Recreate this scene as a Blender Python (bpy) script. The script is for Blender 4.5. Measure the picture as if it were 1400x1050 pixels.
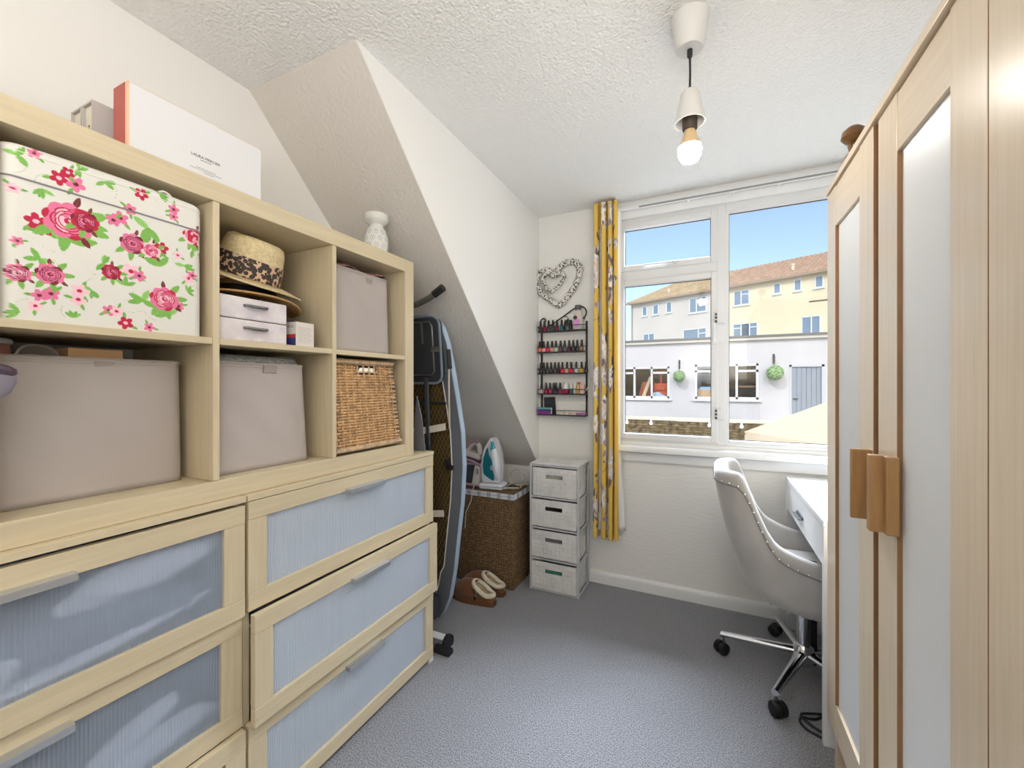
import bpy, bmesh, math, random
import numpy as np
from mathutils import Vector, Matrix
for o in list(bpy.data.objects): bpy.data.objects.remove(o)
S = bpy.context.scene; COL = S.collection
random.seed(4); rng = np.random.default_rng(4)

# ------------------------------------------------------------------ camera
cam = bpy.data.objects.new('camera', bpy.data.cameras.new('camera')); COL.objects.link(cam)
cam.location = (0, 0, 1.2)
cam.rotation_euler = (math.pi/2, 0, math.atan(269/566))
cam.data.sensor_width = 36; cam.data.sensor_fit = 'HORIZONTAL'
cam.data.lens = 36*566/1400; cam.data.shift_y = 0.7/1400
cam.data.clip_start = 0.01; cam.data.clip_end = 400
S.camera = cam
# ------------------------------------------------------------------ light
S.view_settings.view_transform = 'Standard'; S.view_settings.look = 'None'
S.view_settings.gamma = 1; S.view_settings.use_curve_mapping = False
S.view_settings.exposure = 0.18
w = bpy.data.worlds.new('sky'); S.world = w; w.use_nodes = True
wn = w.node_tree.nodes; wl = w.node_tree.links
sky = wn.new('ShaderNodeTexSky'); sky.sky_type = 'NISHITA'; sky.sun_disc = False
sky.sun_elevation = math.radians(42); sky.sun_rotation = math.radians(160)
sky.air_density = 1.0; sky.dust_density = 2.6; sky.ozone_density = 1.0
wn['Background'].inputs['Strength'].default_value = 0.26
wl.new(sky.outputs[0], wn['Background'].inputs[0])
def lamp(name, kind, loc, rot, energy, color=(1,1,1), size=1, size_y=None):
    l = bpy.data.lights.new(name, kind); l.energy = energy; l.color = color
    if kind == 'AREA':
        l.size = size
        if size_y: l.shape = 'RECTANGLE'; l.size_y = size_y
    elif kind == 'SUN': l.angle = size
    else: l.shadow_soft_size = size
    o = bpy.data.objects.new(name, l); COL.objects.link(o); o.location = loc; o.rotation_euler = rot
    return o
lamp('sun', 'SUN', (0,-5,12), (math.radians(50), 0, math.radians(-22)), 1.5, (1,.95,.87), 0.009)
# added unseen fill lamps: one aimed up behind the camera, one outside for skylight
lamp('added_ceiling_fill', 'AREA', (.2,-.62,1.25), (math.radians(180),0,0), 25, (1,.98,.95), 1.0, .6)
lamp('added_sky_fill', 'AREA', (.3,4.9,3.9), (math.radians(-57),0,0), 350, (.80,.89,1), 3.2, 1.5).data.spread = math.radians(105)
BULB_EMIT = 120

# ------------------------------------------------------------------ materials
def srgb(r,g,b):
    f = lambda c: c/12.92 if c <= .04045 else ((c+.055)/1.055)**2.4
    return (f(r/255), f(g/255), f(b/255), 1)
MATS = {}
def mat(name, col, rough=.6, metal=0, **k):
    """k: noise=(scale,amount) colour noise, bump=(scale,strength,dist), stretch=(x,y,z), spec, trans, alpha, sheen, emit"""
    if name in MATS: return MATS[name]
    m = bpy.data.materials.new(name); m.use_nodes = True; MATS[name] = m
    nt = m.node_tree; N = nt.nodes; L = nt.links; b = N['Principled BSDF']
    b.inputs['Base Color'].default_value = col; b.inputs['Roughness'].default_value = rough
    b.inputs['Metallic'].default_value = metal
    if 'spec' in k: b.inputs['Specular IOR Level'].default_value = k['spec']
    if 'trans' in k: b.inputs['Transmission Weight'].default_value = k['trans']
    if 'ior' in k: b.inputs['IOR'].default_value = k['ior']
    if 'sheen' in k: b.inputs['Sheen Weight'].default_value = k['sheen']
    if 'emit' in k:
        b.inputs['Emission Color'].default_value = k.get('ecol', (1,1,1,1)); b.inputs['Emission Strength'].default_value = k['emit']
    tc = N.new('ShaderNodeTexCoord'); mp = N.new('ShaderNodeMapping'); L.new(tc.outputs['Object'], mp.inputs[0])
    mp.inputs['Scale'].default_value = k.get('stretch', (1,1,1))
    if 'noise' in k:
        sc, am = k['noise'][:2]
        t = N.new('ShaderNodeTexNoise'); t.inputs['Scale'].default_value = sc; t.inputs['Detail'].default_value = 4
        L.new(mp.outputs[0], t.inputs['Vector'])
        r = N.new('ShaderNodeValToRGB'); L.new(t.outputs['Fac'], r.inputs[0])
        c2 = k['noise'][2] if len(k['noise']) > 2 else None
        d = [max(0, c*(1-am)) for c in col[:3]]+[1]; u = [min(1, c*(1+am*.6)) for c in col[:3]]+[1]
        if c2: d = c2
        r.color_ramp.elements[0].position = .35; r.color_ramp.elements[1].position = .65
        r.color_ramp.elements[0].color = d; r.color_ramp.elements[1].color = u
        L.new(r.outputs[0], b.inputs['Base Color'])
    if 'bump' in k:
        sc, st, di = k['bump']
        t = N.new('ShaderNodeTexNoise'); t.inputs['Scale'].default_value = sc; t.inputs['Detail'].default_value = 3
        L.new(mp.outputs[0], t.inputs['Vector'])
        bp = N.new('ShaderNodeBump'); bp.inputs['Strength'].default_value = st; bp.inputs['Distance'].default_value = di
        L.new(t.outputs['Fac'], bp.inputs['Height']); L.new(bp.outputs[0], b.inputs['Normal'])
    return m
def nodes_of(m): return m.node_tree.nodes, m.node_tree.links, m.node_tree.nodes['Principled BSDF']
def birch(ax):
    st = [14,14,14]; st['xyz'.index(ax)] = .7
    return mat('birch_'+ax, srgb(214,198,165), .42, noise=(7,.06), stretch=tuple(st), bump=(30,.04,.001))
BX, BY, BZ = birch('x'), birch('y'), birch('z')
def oak(ax):
    st = [16,16,16]; st['xyz'.index(ax)] = .6
    return mat('wardrobe_birch_'+ax, srgb(228,209,182), .3, noise=(6,.055), stretch=tuple(st), bump=(30,.05,.001))
WY, WZ = oak('y'), oak('z')
M_edge = mat('door_edge_wood', srgb(150,110,74), .5, noise=(9,.1))
M_pull = mat('pull_wood', srgb(174,132,84), .5, noise=(10,.1), stretch=(10,10,1))
M_wall = mat('wall_paint', srgb(244,242,238), .8, bump=(90,.12,.003))
M_paper = mat('wallpaper', srgb(242,240,236), .75, bump=(26,.35,.006), stretch=(.6,1,3.2))
M_ceil = mat('ceiling_stipple', srgb(246,245,242), .85)
N,L,b = nodes_of(M_ceil)
tc = N.new('ShaderNodeTexCoord'); vo = N.new('ShaderNodeTexVoronoi'); vo.inputs['Scale'].default_value = 125; vo.feature = 'SMOOTH_F1'
no = N.new('ShaderNodeTexNoise'); no.inputs['Scale'].default_value = 60; no.inputs['Detail'].default_value = 5
mx = N.new('ShaderNodeMath'); mx.operation = 'ADD'; bp = N.new('ShaderNodeBump'); bp.inputs['Strength'].default_value = .55; bp.inputs['Distance'].default_value = .008
L.new(tc.outputs['Object'], vo.inputs['Vector']); L.new(tc.outputs['Object'], no.inputs['Vector'])
L.new(vo.outputs['Distance'], mx.inputs[0]); L.new(no.outputs['Fac'], mx.inputs[1]); L.new(mx.outputs[0], bp.inputs['Height']); L.new(bp.outputs[0], b.inputs['Normal'])
M_slope = mat('eaves_stipple', srgb(222,216,208), .85, bump=(70,.5,.01))
M_white = mat('white_gloss_paint', srgb(240,240,240), .35)
M_upvc = mat('window_frame_white', srgb(228,228,228), .35)
M_carpet = mat('carpet', srgb(161,162,169), .95, noise=(230,.6), bump=(230,1,.010), sheen=.25)
M_black = mat('black_plastic', srgb(28,29,32), .45)
M_iron = mat('black_iron', srgb(30,31,36), .5)
M_dgrey = mat('dark_grey_metal', srgb(72,74,78), .35, .6)
M_grey = mat('grey_metal_tube', srgb(128,130,130), .35, .7)
M_chrome = mat('chrome', srgb(225,226,230), .12, 1)
M_alu = mat('brushed_aluminium', srgb(205,208,212), .35, .85, bump=(200,.05,.001))
M_velvet = mat('grey_velvet', srgb(176,172,168), .75, sheen=.6, noise=(9,.08))
M_bin = mat('taupe_fabric', srgb(186,176,170), .8, bump=(600,.25,.001), noise=(3,.04))
M_binin = mat('taupe_lining', srgb(140,128,122), .9)
M_cloth = mat('white_cotton', srgb(235,236,240), .9, bump=(40,.3,.01))
M_gcloth = mat('grey_cotton', srgb(120,132,150), .9, bump=(40,.3,.01))
M_glass = bpy.data.materials.new('window_glass'); M_glass.use_nodes = True; nt = M_glass.node_tree
nt.nodes.remove(nt.nodes['Principled BSDF'])
tr = nt.nodes.new('ShaderNodeBsdfTransparent'); gl = nt.nodes.new('ShaderNodeBsdfGlossy'); gl.inputs['Roughness'].default_value = .0
fr = nt.nodes.new('ShaderNodeLayerWeight'); fr.inputs['Blend'].default_value = .5
pw = nt.nodes.new('ShaderNodeMath'); pw.operation = 'POWER'; pw.inputs[1].default_value = 5; nt.links.new(fr.outputs['Facing'], pw.inputs[0])
fm_ = nt.nodes.new('ShaderNodeMath'); fm_.operation = 'MULTIPLY_ADD'; fm_.inputs[1].default_value = .96; fm_.inputs[2].default_value = .035; nt.links.new(pw.outputs[0], fm_.inputs[0])
ms = nt.nodes.new('ShaderNodeMixShader')
tr.inputs[0].default_value = (.97,.98,.98,1)
nt.links.new(fm_.outputs[0], ms.inputs[0]); nt.links.new(tr.outputs[0], ms.inputs[1]); nt.links.new(gl.outputs[0], ms.inputs[2])
nt.links.new(ms.outputs[0], nt.nodes['Material Output'].inputs[0])
M_frost = mat('ribbed_frosted_plastic', srgb(222,231,244), .3, trans=.36, ior=1.2)  # blue tint of the reflected sky is put into the base colour
M_frostclear = mat('ribbed_clear_plastic', srgb(210,222,241), .34, trans=.60, ior=1.1)  # same painted sky tint, more see-through
M_wfrost = mat('ribbed_white_plastic', srgb(238,240,242), .3)
def printed(name, rough=.8, bumpk=None):
    m = mat(name, (1,1,1,1), rough, **({'bump':bumpk} if bumpk else {}))
    N,L,b = nodes_of(m); a = N.new('ShaderNodeAttribute'); a.attribute_name = 'print'; L.new(a.outputs['Color'], b.inputs['Base Color'])
    return m

# ------------------------------------------------------------------ geometry helpers
class G:
    def __init__(s): s.v = []; s.f = []
    def add(s, vs, fs):
        n = len(s.v); s.v += [tuple(p) for p in vs]; s.f += [tuple(i+n for i in f) for f in fs]; return s
    def hexa(s, p): return s.add(p, [(0,3,2,1),(4,5,6,7),(0,1,5,4),(1,2,6,5),(2,3,7,6),(3,0,4,7)])
    def box(s, x0,x1,y0,y1,z0,z1):
        return s.hexa([(x0,y0,z0),(x1,y0,z0),(x1,y1,z0),(x0,y1,z0),(x0,y0,z1),(x1,y0,z1),(x1,y1,z1),(x0,y1,z1)])
    def tube(s, pts, r, n=8, closed=False, cap=True):
        P = [Vector(p) for p in pts]; m = len(P)
        rs = r if isinstance(r, (list,tuple)) else [r]*m
        vs = []; ref = None
        for i in range(m):
            if closed: t = P[(i+1)%m]-P[i-1]
            else: t = P[min(i+1,m-1)]-P[max(i-1,0)]
            t.normalize()
            if ref is None: ref = Vector((0,0,1)) if abs(t.z) < .9 else Vector((1,0,0))
            a = (ref - t*ref.dot(t)).normalized(); ref = a; bb = t.cross(a)
            for k in range(n):
                q = 2*math.pi*k/n; vs.append(P[i]+(a*math.cos(q)+bb*math.sin(q))*rs[i])
        fs = []
        for i in range(m if closed else m-1):
            j = (i+1)%m
            for k in range(n): fs.append((i*n+k, i*n+(k+1)%n, j*n+(k+1)%n, j*n+k))
        if cap and not closed: fs += [tuple(range(n))[::-1], tuple(range((m-1)*n, m*n))]
        return s.add(vs, fs)
    def lathe(s, prof, c=(0,0,0), n=24, sx=1, sy=1, R=None, cap=True):
        vs = []
        for r, z in prof:
            for k in range(n):
                q = 2*math.pi*k/n; p = Vector((r*math.cos(q)*sx, r*math.sin(q)*sy, z))
                if R is not None: p = R @ p
                vs.append(p+Vector(c))
        m = len(prof); fs = [(i*n+k, i*n+(k+1)%n, (i+1)*n+(k+1)%n, (i+1)*n+k) for i in range(m-1) for k in range(n)]
        if cap: fs += [tuple(range(n))[::-1], tuple(range((m-1)*n, m*n))]
        return s.add(vs, fs)
    def ball(s, c, r, n=12, m=8, R=None):
        rx,ry,rz = r if isinstance(r,(tuple,list)) else (r,r,r)
        return s.lathe([(max(1e-4,math.sin(math.pi*i/m)), -math.cos(math.pi*i/m)*rz) for i in range(m+1)], c, n, rx, ry, R, cap=False)
    def prism(s, poly, fn, d0, d1):
        n = len(poly); vs = [fn(a,b_,d0) for a,b_ in poly]+[fn(a,b_,d1) for a,b_ in poly]
        return s.add(vs, [tuple(range(n))[::-1], tuple(range(n,2*n))]+[(i,(i+1)%n,(i+1)%n+n,i+n) for i in range(n)])
    def grid(s, fn, nu, nv, closeu=False):
        vs = [fn(i/(nu if closeu else nu-1), j/(nv-1)) for j in range(nv) for i in range(nu)]
        fs = [(j*nu+i, j*nu+(i+1)%nu, (j+1)*nu+(i+1)%nu, (j+1)*nu+i) for j in range(nv-1) for i in range(nu if closeu else nu-1)]
        return s.add(vs, fs)
def root_loc(p):
    while p.parent: p = p.parent
    return p.location
def obj(name, g, m, parent=None, smooth=False, bevel=0, solid=0, base=None):
    vs = np.array(g.v, float).reshape(-1,3)
    if parent is not None: off = np.array(root_loc(parent))
    elif base is not None: off = np.array(base)
    else: off = np.array([(vs[:,0].min()+vs[:,0].max())/2, (vs[:,1].min()+vs[:,1].max())/2, vs[:,2].min()])
    me = bpy.data.meshes.new(name); me.from_pydata([tuple(p) for p in vs-off], [], g.f); me.update()
    bm = bmesh.new(); bm.from_mesh(me); bmesh.ops.recalc_face_normals(bm, faces=bm.faces); bm.to_mesh(me); bm.free()
    if smooth:
        me.polygons.foreach_set('use_smooth', [True]*len(me.polygons))
        if smooth != 2:
            try: me.set_sharp_from_angle(angle=math.radians(42))
            except Exception: pass
    me.materials.append(m)
    o = bpy.data.objects.new(name, me); COL.objects.link(o)
    if parent is not None: o.parent = parent
    else: o.location = off
    if bevel:
        bv = o.modifiers.new('bevel','BEVEL'); bv.width = bevel; bv.segments = 2; bv.limit_method = 'ANGLE'; bv.angle_limit = math.radians(40)
    if solid:
        sd = o.modifiers.new('solid','SOLIDIFY'); sd.thickness = solid
    return o
def tag(o, label, cat, group=None):
    o['label'] = label; o['category'] = cat
    if group: o['group'] = group
    return o
def thing(name, label, cat, loc, group=None):
    o = bpy.data.objects.new(name, None); COL.objects.link(o); o.location = loc; o.empty_display_size = .05
    return tag(o, label, cat, group)
def struct(name, g, m, **k):
    o = obj(name, g, m, base=k.pop('base',(0,0,0)), **k); o['kind'] = 'structure'; return o
def stuff(o): o['kind'] = 'stuff'; return o
def copy_tree(o, parent=None):
    c = o.copy(); COL.objects.link(c)
    if parent: c.parent = parent
    for ch in list(o.children): copy_tree(ch, c)
    return c
def setcol(o, cols):
    a = o.data.color_attributes.new('print', 'FLOAT_COLOR', 'POINT')
    c = np.ones((len(o.data.vertices),4), np.float32); c[:,:3] = cols; a.data.foreach_set('color', c.ravel())
def text(name, s, size, m, parent, M, align='CENTER'):
    cu = bpy.data.curves.new(name,'FONT'); cu.body = s; cu.size = size; cu.align_x = align; cu.extrude = .0002
    t = bpy.data.objects.new(name+'_tmp', cu); COL.objects.link(t)
    bpy.context.view_layer.update()
    me = bpy.data.meshes.new_from_object(t.evaluated_get(bpy.context.evaluated_depsgraph_get()))
    bpy.data.objects.remove(t); bpy.data.curves.remove(cu)
    me.transform(M); me.transform(Matrix.Translation(-Vector(root_loc(parent))))
    me.materials.clear(); me.materials.append(m)
    o = bpy.data.objects.new(name, me); COL.objects.link(o); o.parent = parent; return o
def onXplane(y, z, x):   # text facing +X, reading along +Y
    return Matrix(((0,0,1,x),(1,0,0,y),(0,1,0,z),(0,0,0,1)))
def smoothp(P, k=6):
    P = [Vector(p) for p in P]; out = []
    for i in range(len(P)-1):
        a,b_,c,d = P[max(0,i-1)],P[i],P[i+1],P[min(len(P)-1,i+2)]
        for q in range(k):
            f = q/k; out.append(.5*((2*b_)+(c-a)*f+(2*a-5*b_+4*c-d)*f*f+(3*b_-a-3*c+d)*f**3))
    return out+[P[-1]]
# painter for printed cloth
def ell(cv, x,y,rx,ry,a,col):
    H,W = cv.shape[:2]; r = max(rx,ry)+1
    x0,x1,y0,y1 = max(0,int(x-r)),min(W,int(x+r)+1),max(0,int(y-r)),min(H,int(y+r)+1)
    if x0>=x1 or y0>=y1: return
    Y,X = np.mgrid[y0:y1,x0:x1]; c,s_ = math.cos(a),math.sin(a)
    u = ((X-x)*c+(Y-y)*s_)/rx; v = (-(X-x)*s_+(Y-y)*c)/ry
    cv[y0:y1,x0:x1][(u*u+v*v)<1] = col[:3]
def leaf(cv, x,y,l,a,col,vein=None):
    for t in np.linspace(-1,1,11): ell(cv, x+math.cos(a)*t*l, y+math.sin(a)*t*l, l*.2+.5, max(.6,l*.46*(1-t*t)**.7), a, col)
    if vein is not None:
        for t in np.linspace(-.9,.9,24): ell(cv, x+math.cos(a)*t*l, y+math.sin(a)*t*l, .8,.8,0,vein)
def rose(cv, x,y,r,deep,mid,pale):
    for k in range(9):
        a = k*.7+.2; ell(cv, x+math.cos(a)*r*.62, y+math.sin(a)*r*.58, r*.42, r*.38, a, deep if k%3==0 else mid)
    ell(cv,x,y,r*.78,r*.74,0,mid)
    for ring,(rr,n) in enumerate(((.66,6),(.46,5),(.27,4))):
        for k in range(n):
            a = 2*math.pi*k/n+ring*.6
            ell(cv, x+math.cos(a)*r*rr*.8, y+math.sin(a)*r*rr*.8, r*.2, r*.32, a, deep)
            ell(cv, x+math.cos(a)*r*rr*.72, y+math.sin(a)*r*rr*.72, r*.17, r*.29, a, pale if (k+ring)%2 else mid)
    ell(cv,x,y,r*.2,r*.17,0,deep); ell(cv,x-r*.05,y+r*.03,r*.09,r*.06,.5,pale)
def flower(cv, x,y,r,col,cen,n=5,rot=0.):
    for k in range(n):
        a = 2*math.pi*k/n+rot; ell(cv, x+math.cos(a)*r*.6, y+math.sin(a)*r*.6, r*.46, r*.36, a, col)
    ell(cv,x,y,r*.3,r*.26,0,cen)

# ------------------------------------------------------------------ room shell
CZ = 2.278; YF = 2.5; XL = -1.52; XR = .92; YB = -1.0
struct('floor', G().box(XL-.1,XR+.1,YB-.1,YF+.15,-.05,0), M_carpet)
struct('ceiling', G().box(XL-.1,XR+.1,YB-.1,YF+.15,CZ,CZ+.1), M_ceil)
struct('wall_left', G().box(XL-.1,XL,YB-.1,YF,0,CZ), M_wall)
struct('wall_right', G().box(XR,XR+.1,YB-.1,YF,0,CZ), M_wall)
struct('wall_back', G().box(XL,XR,YB-.1,YB,0,CZ), M_wall)
WX0, WX1, WZ0, WZ1 = -.492, .86, .868, 2.2
struct('wall_far', G().box(XL-.1,WX0,YF,YF+.15,0,CZ).box(WX1,XR+.1,YF,YF+.15,0,CZ).box(WX0,WX1,YF,YF+.15,0,WZ0).box(WX0,WX1,YF,YF+.15,WZ1,CZ), M_paper)
# sloping eaves and the triangular dormer cheek above them
yz = lambda a,b_,d: (d,a,b_)
struct('wall_eaves', G().prism([(.957,CZ),(2.5,.666),(2.5,.72),(1.01,CZ)], yz, XL, -.9958), M_slope)
struct('wall_dormer', G().prism([(.960,CZ),(2.5,.6695),(2.5,CZ)], yz, -1.06, -.995), M_wall)
sk = [(0,0),(.016,0),(.016,.05),(.012,.062),(.006,.07),(0,.07)]
struct('baseboard_far', G().prism(sk, lambda a,b_,d: (d,YF-a,b_), XL, XR), M_white, smooth=True)
struct('baseboard_left', G().prism(sk, lambda a,b_,d: (XL+a,d,b_), YB, YF-.02), M_white, smooth=True)
# window sill board and apron
sl = [(.0015,.8665),(.0015,.85),(.03,.85),(.055,.846),(.06,.836),(.058,.815),(.05,.81),(.022,.808),(.02,.757),(0,.755)]
struct('trim_1', G().prism([(-.02,.8665)]+sl+[(-.02,.755)], lambda a,b_,d: (d,YF-a,b_), -.53, .9), M_white, smooth=True)
# timber head board over the window
struct('trim_2', G().box(-.55,.9,YF-.018,YF,2.172,2.214).box(-.5,.9,YF-.012,YF,2.214,2.262), M_white, bevel=.002)
# ------------------------------------------------------------------ window
win = bpy.data.objects.new('window_1', None); COL.objects.link(win); win.location = (0,YF,WZ0); win['kind'] = 'structure'
y0, y1 = YF+.002, YF+.06
g = G()
for a in ((WX0,-.478,WZ0,WZ1),(WX1-.03,WX1,WZ0,WZ1),(.042,.082,WZ0,WZ1),(-.478,.042,1.812,1.868),(-.478,.042,2.145,WZ1),(.082,WX1,2.128,WZ1),(-.478,.042,WZ0,.886),(.082,WX1,WZ0,.886)):
    g.box(a[0],a[1],y0,y1,a[2],a[3])
obj('window_frame', g, M_upvc, win, bevel=.003)
def sash(name, x0,x1,z0,z1, t, yy=-.008):
    g = G()
    for a in ((x0,x0+t,z0,z1),(x1-t,x1,z0,z1),(x0+t,x1-t,z0,z0+t),(x0+t,x1-t,z1-t,z1)): g.box(a[0],a[1],YF+yy,YF+.045,a[2],a[3])
    o = obj(name, g, M_upvc, win, bevel=.004)
    obj('pane', G().box(x0+t-.004,x1-t+.004,YF+.028,YF+.032,z0+t-.004,z1-t+.004), M_glass, o)
    g = G()
    for a in ((x0+t,x0+t+.003,z0+t,z1-t),(x1-t-.003,x1-t,z0+t,z1-t),(x0+t,x1-t,z0+t,z0+t+.003),(x0+t,x1-t,z1-t-.003,z1-t)): g.box(a[0],a[1],YF+.024,YF+.03,a[2],a[3])
    obj('seal', g, M_dgrey, o)
    return o
fan = sash('fanlight', -.484,.044,1.864,2.146,.034)
cas = sash('casement', -.484,.044,.882,1.812,.032)
sash('fixed_light', .078,WX1-.02,.88,2.14,.02,.006)
g = G().box(-.22,-.15,YF-.022,YF-.008,1.872,1.892).box(-.34,-.16,YF-.032,YF-.022,1.884,1.892)
obj('window_stay', g, M_white, fan, bevel=.002)
obj('stay_knob', G().box(-.19,-.15,YF-.04,YF-.03,1.878,1.888).box(-.175,-.165,YF-.046,YF-.03,1.87,1.886), M_chrome, fan, bevel=.001)
for z in (1.56,1.04):
    o = obj('hinge', G().box(.03,.075,YF-.014,YF-.006,z-.03,z+.03), M_upvc, win, bevel=.002)
    g = G()
    for dz in (-.02,0,.018): g.lathe([(.005,-.006),(.005,.006)], (.036,YF-.016,z+dz), 8)
    obj('hinge_pin', g, M_dgrey, o, smooth=True)
obj('handle', G().box(.02,.034,YF-.03,YF-.018,1.42,1.53).box(.018,.036,YF-.018,YF-.008,1.42,1.46), M_white, cas, bevel=.003)
# curtain rail
rail = thing('curtain_rail', 'slim grey and white curtain rail running above the window', 'curtain rail', (.1,2.475,2.215))
obj('track', G().box(-.62,.88,2.452,2.47,2.212,2.222), M_white, rail, bevel=.002)
obj('slide_channel', G().box(-.36,.88,2.445,2.4525,2.2125,2.2195), mat('rail_grey', srgb(150,150,148), .4, .3), rail)
for x in (-.1,.32): obj('bracket', G().box(x-.008,x+.008,2.45,2.484,2.206,2.226), M_white, rail, bevel=.002)
for x in (.1,.115): obj('glider', G().box(x-.004,x+.004,2.45,2.456,2.19,2.214).lathe([(.005,-.004),(.005,.004)],(x,2.453,2.186),8), M_white, rail)

# ------------------------------------------------------------------ outside
struct('ground', G().box(-60,60,3.2,140,-1.6,-1.5), mat('yard_paving', srgb(205,200,190), .9, noise=(1.5,.2)))  # paving coloured pale to bounce extra light up through the window
M_rend = mat('white_render', srgb(190,192,198), .9, noise=(.8,.05), bump=(30,.2,.02))
M_cream = mat('cream_render', srgb(214,206,180), .9, noise=(.5,.04))
M_pale = mat('pale_render', srgb(192,192,190), .9, noise=(.5,.04))
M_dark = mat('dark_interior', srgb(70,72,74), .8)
M_bluedoor = mat('blue_grey_door', srgb(128,140,156), .6)
M_eglass = mat('far_glass', srgb(108,130,156), .08, spec=.9)
low = thing('outbuilding', 'long flat-roofed white rendered outbuilding across the yard', 'building', (0,16,-.4))
WINS = [(-3.6,-1.29,.7,1.85),(-.44,1.5,.7,1.9)]; DR = (2.36,3.29,-.4,1.84)
g = G(); xs = [-9]
cuts = [WINS[0],WINS[1],DR]; prev = -9
for c in cuts:
    g.box(prev,c[0],16,16.25,-.4,2.68); g.box(c[0],c[1],16,16.25,-.4,c[2]) if c[2]>-.4 else 0; g.box(c[0],c[1],16,16.25,c[3],2.68); prev = c[1]
g.box(prev,9,16,16.25,-.4,2.68).box(-9,9,20.8,21,-.4,2.68).box(-9,-8.8,16.25,20.8,-.4,2.68).box(8.8,9,16.25,20.8,-.4,2.68)
obj('wall', g, M_rend, low)
obj('roof', G().box(-9.1,9.1,15.9,21.1,2.68,2.78), mat('fascia_grey', srgb(190,188,182), .7), low)
obj('roof_edge', G().box(-9.12,9.12,15.86,21.12,2.78,2.84), mat('roof_felt', srgb(110,112,114), .9), low)
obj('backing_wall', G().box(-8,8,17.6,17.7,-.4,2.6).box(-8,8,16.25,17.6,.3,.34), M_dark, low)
def far_window(parent, x0,x1,z0,z1, y, mull=(), trans=(), fr=.05, fn=None, sill=True, fm=M_white, gm=M_glass):
    fn = fn or (lambda a,b_,d: (a, y+d, b_))
    def bx(g,a0,a1,d0,d1,b0,b1):
        return g.hexa([fn(a0,b0,d0),fn(a1,b0,d0),fn(a1,b0,d1),fn(a0,b0,d1),fn(a0,b1,d0),fn(a1,b1,d0),fn(a1,b1,d1),fn(a0,b1,d1)])
    g = G()
    for q in ((x0,x0+fr,z0,z1),(x1-fr,x1,z0,z1),(x0,x1,z0,z0+fr),(x0,x1,z1-fr,z1)): bx(g,q[0],q[1],-.02,.08,q[2],q[3])
    for m_ in mull: bx(g,m_-fr/2,m_+fr/2,-.02,.08,z0,z1)
    for (a,b_,zz) in trans: bx(g,a,b_,-.02,.08,zz-fr/2,zz+fr/2)
    o = obj('window', g, fm, parent)
    e = [x0]+list(mull)+[x1]
    for i in range(len(e)-1): obj('pane', bx(G(),e[i]+fr/2,e[i+1]-fr/2,.03,.05,z0+fr/2,z1-fr/2), gm, o)
    if sill: obj('sill', bx(G(),x0-.08,x1+.08,-.1,.02,z0-.08,z0), fm, o)
    return o
M_fframe = mat('outbuilding_frame', srgb(205,208,214), .5)
far_window(low, *WINS[0], 16.02, (-2.52,-1.9), ((-3.6,-2.52,1.63),(-1.9,-1.29,1.63)), .07, fm=M_fframe)
far_window(low, *WINS[1], 16.02, (.2,.86), ((-.44,.2,1.66),(.86,1.5,1.66)), .07, fm=M_fframe)
d = obj('door', G().box(DR[0]+.07,DR[1]-.07,16.06,16.12,-.4,DR[3]-.07), M_bluedoor, low)
for k in range(6):
    x = DR[0]+.07+(DR[1]-DR[0]-.14)*k/6; ww = (DR[1]-DR[0]-.14)/6
    obj('plank', G().box(x+.01,x+ww-.01,16.04,16.062,-.4,DR[3]-.075), M_bluedoor, d, bevel=.004)
obj('door_handle', G().box(2.46,2.6,16.0,16.04,.72,.76), M_dgrey, d)
g = G().box(DR[0],DR[0]+.07,15.99,16.12,-.4,DR[3]).box(DR[1]-.07,DR[1],15.99,16.12,-.4,DR[3]).box(DR[0],DR[1],15.99,16.12,DR[3]-.07,DR[3])
obj('door_frame', g, mat('door_frame_grey', srgb(176,184,194), .6), low)
# solid shapes standing in for reflections in the outbuilding windows
def reflection_shape(name, g, c, label, cat): tag(obj(name, g, mat(name+'_'+str(len(MATS)), c, .7)), label, cat)
reflection_shape('reflected_crate', G().box(-1.85,-1.4,16.35,16.8,.34,1.25).box(-1.8,-1.45,16.3,16.36,1.0,1.1), srgb(190,80,55), 'red crate shape for a reflection in the outbuilding window by the green ball', 'crate')
reflection_shape('reflected_cushion', G().ball((-1.62,16.5,1.66),(.24,.12,.11)).box(-1.66,-1.58,16.38,16.62,.34,1.6), srgb(205,60,70), 'round red shape for a reflection high in the left outbuilding window', 'cushion')
reflection_shape('reflected_plank', G().hexa([(-2.45,16.3,.34),(-2.3,16.3,.34),(-2.3,16.36,.34),(-2.45,16.36,.34),(-2.02,16.3,1.5),(-1.92,16.3,1.5),(-1.92,16.36,1.5),(-2.02,16.36,1.5)]), srgb(205,190,165), 'pale leaning strip for a reflection in the left outbuilding window', 'plank')
reflection_shape('reflected_panel', G().hexa([(-2.55,16.5,.34),(-2.1,16.5,.34),(-2.1,16.56,.34),(-2.55,16.56,.34),(-2.3,16.5,1.3),(-1.95,16.5,1.3),(-1.95,16.56,1.3),(-2.3,16.56,1.3)]), srgb(165,84,58), 'rust red leaning shape for a reflection behind the pale outbuilding strip', 'panel')
reflection_shape('reflected_bag', G().ball((-1.75,16.32,.78),(.2,.06,.14)).ball((-1.55,16.31,.72),(.12,.05,.1)), srgb(165,195,225), 'light blue shape for a reflection at the foot of the left outbuilding window', 'bag')
reflection_shape('cardboard_box', G().box(-.35,.15,16.32,16.7,.34,1.02).box(-.36,.16,16.31,16.71,.97,1.0), srgb(196,160,120), 'brown box shape for a reflection in the left pane of the second outbuilding window', 'box')
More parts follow.
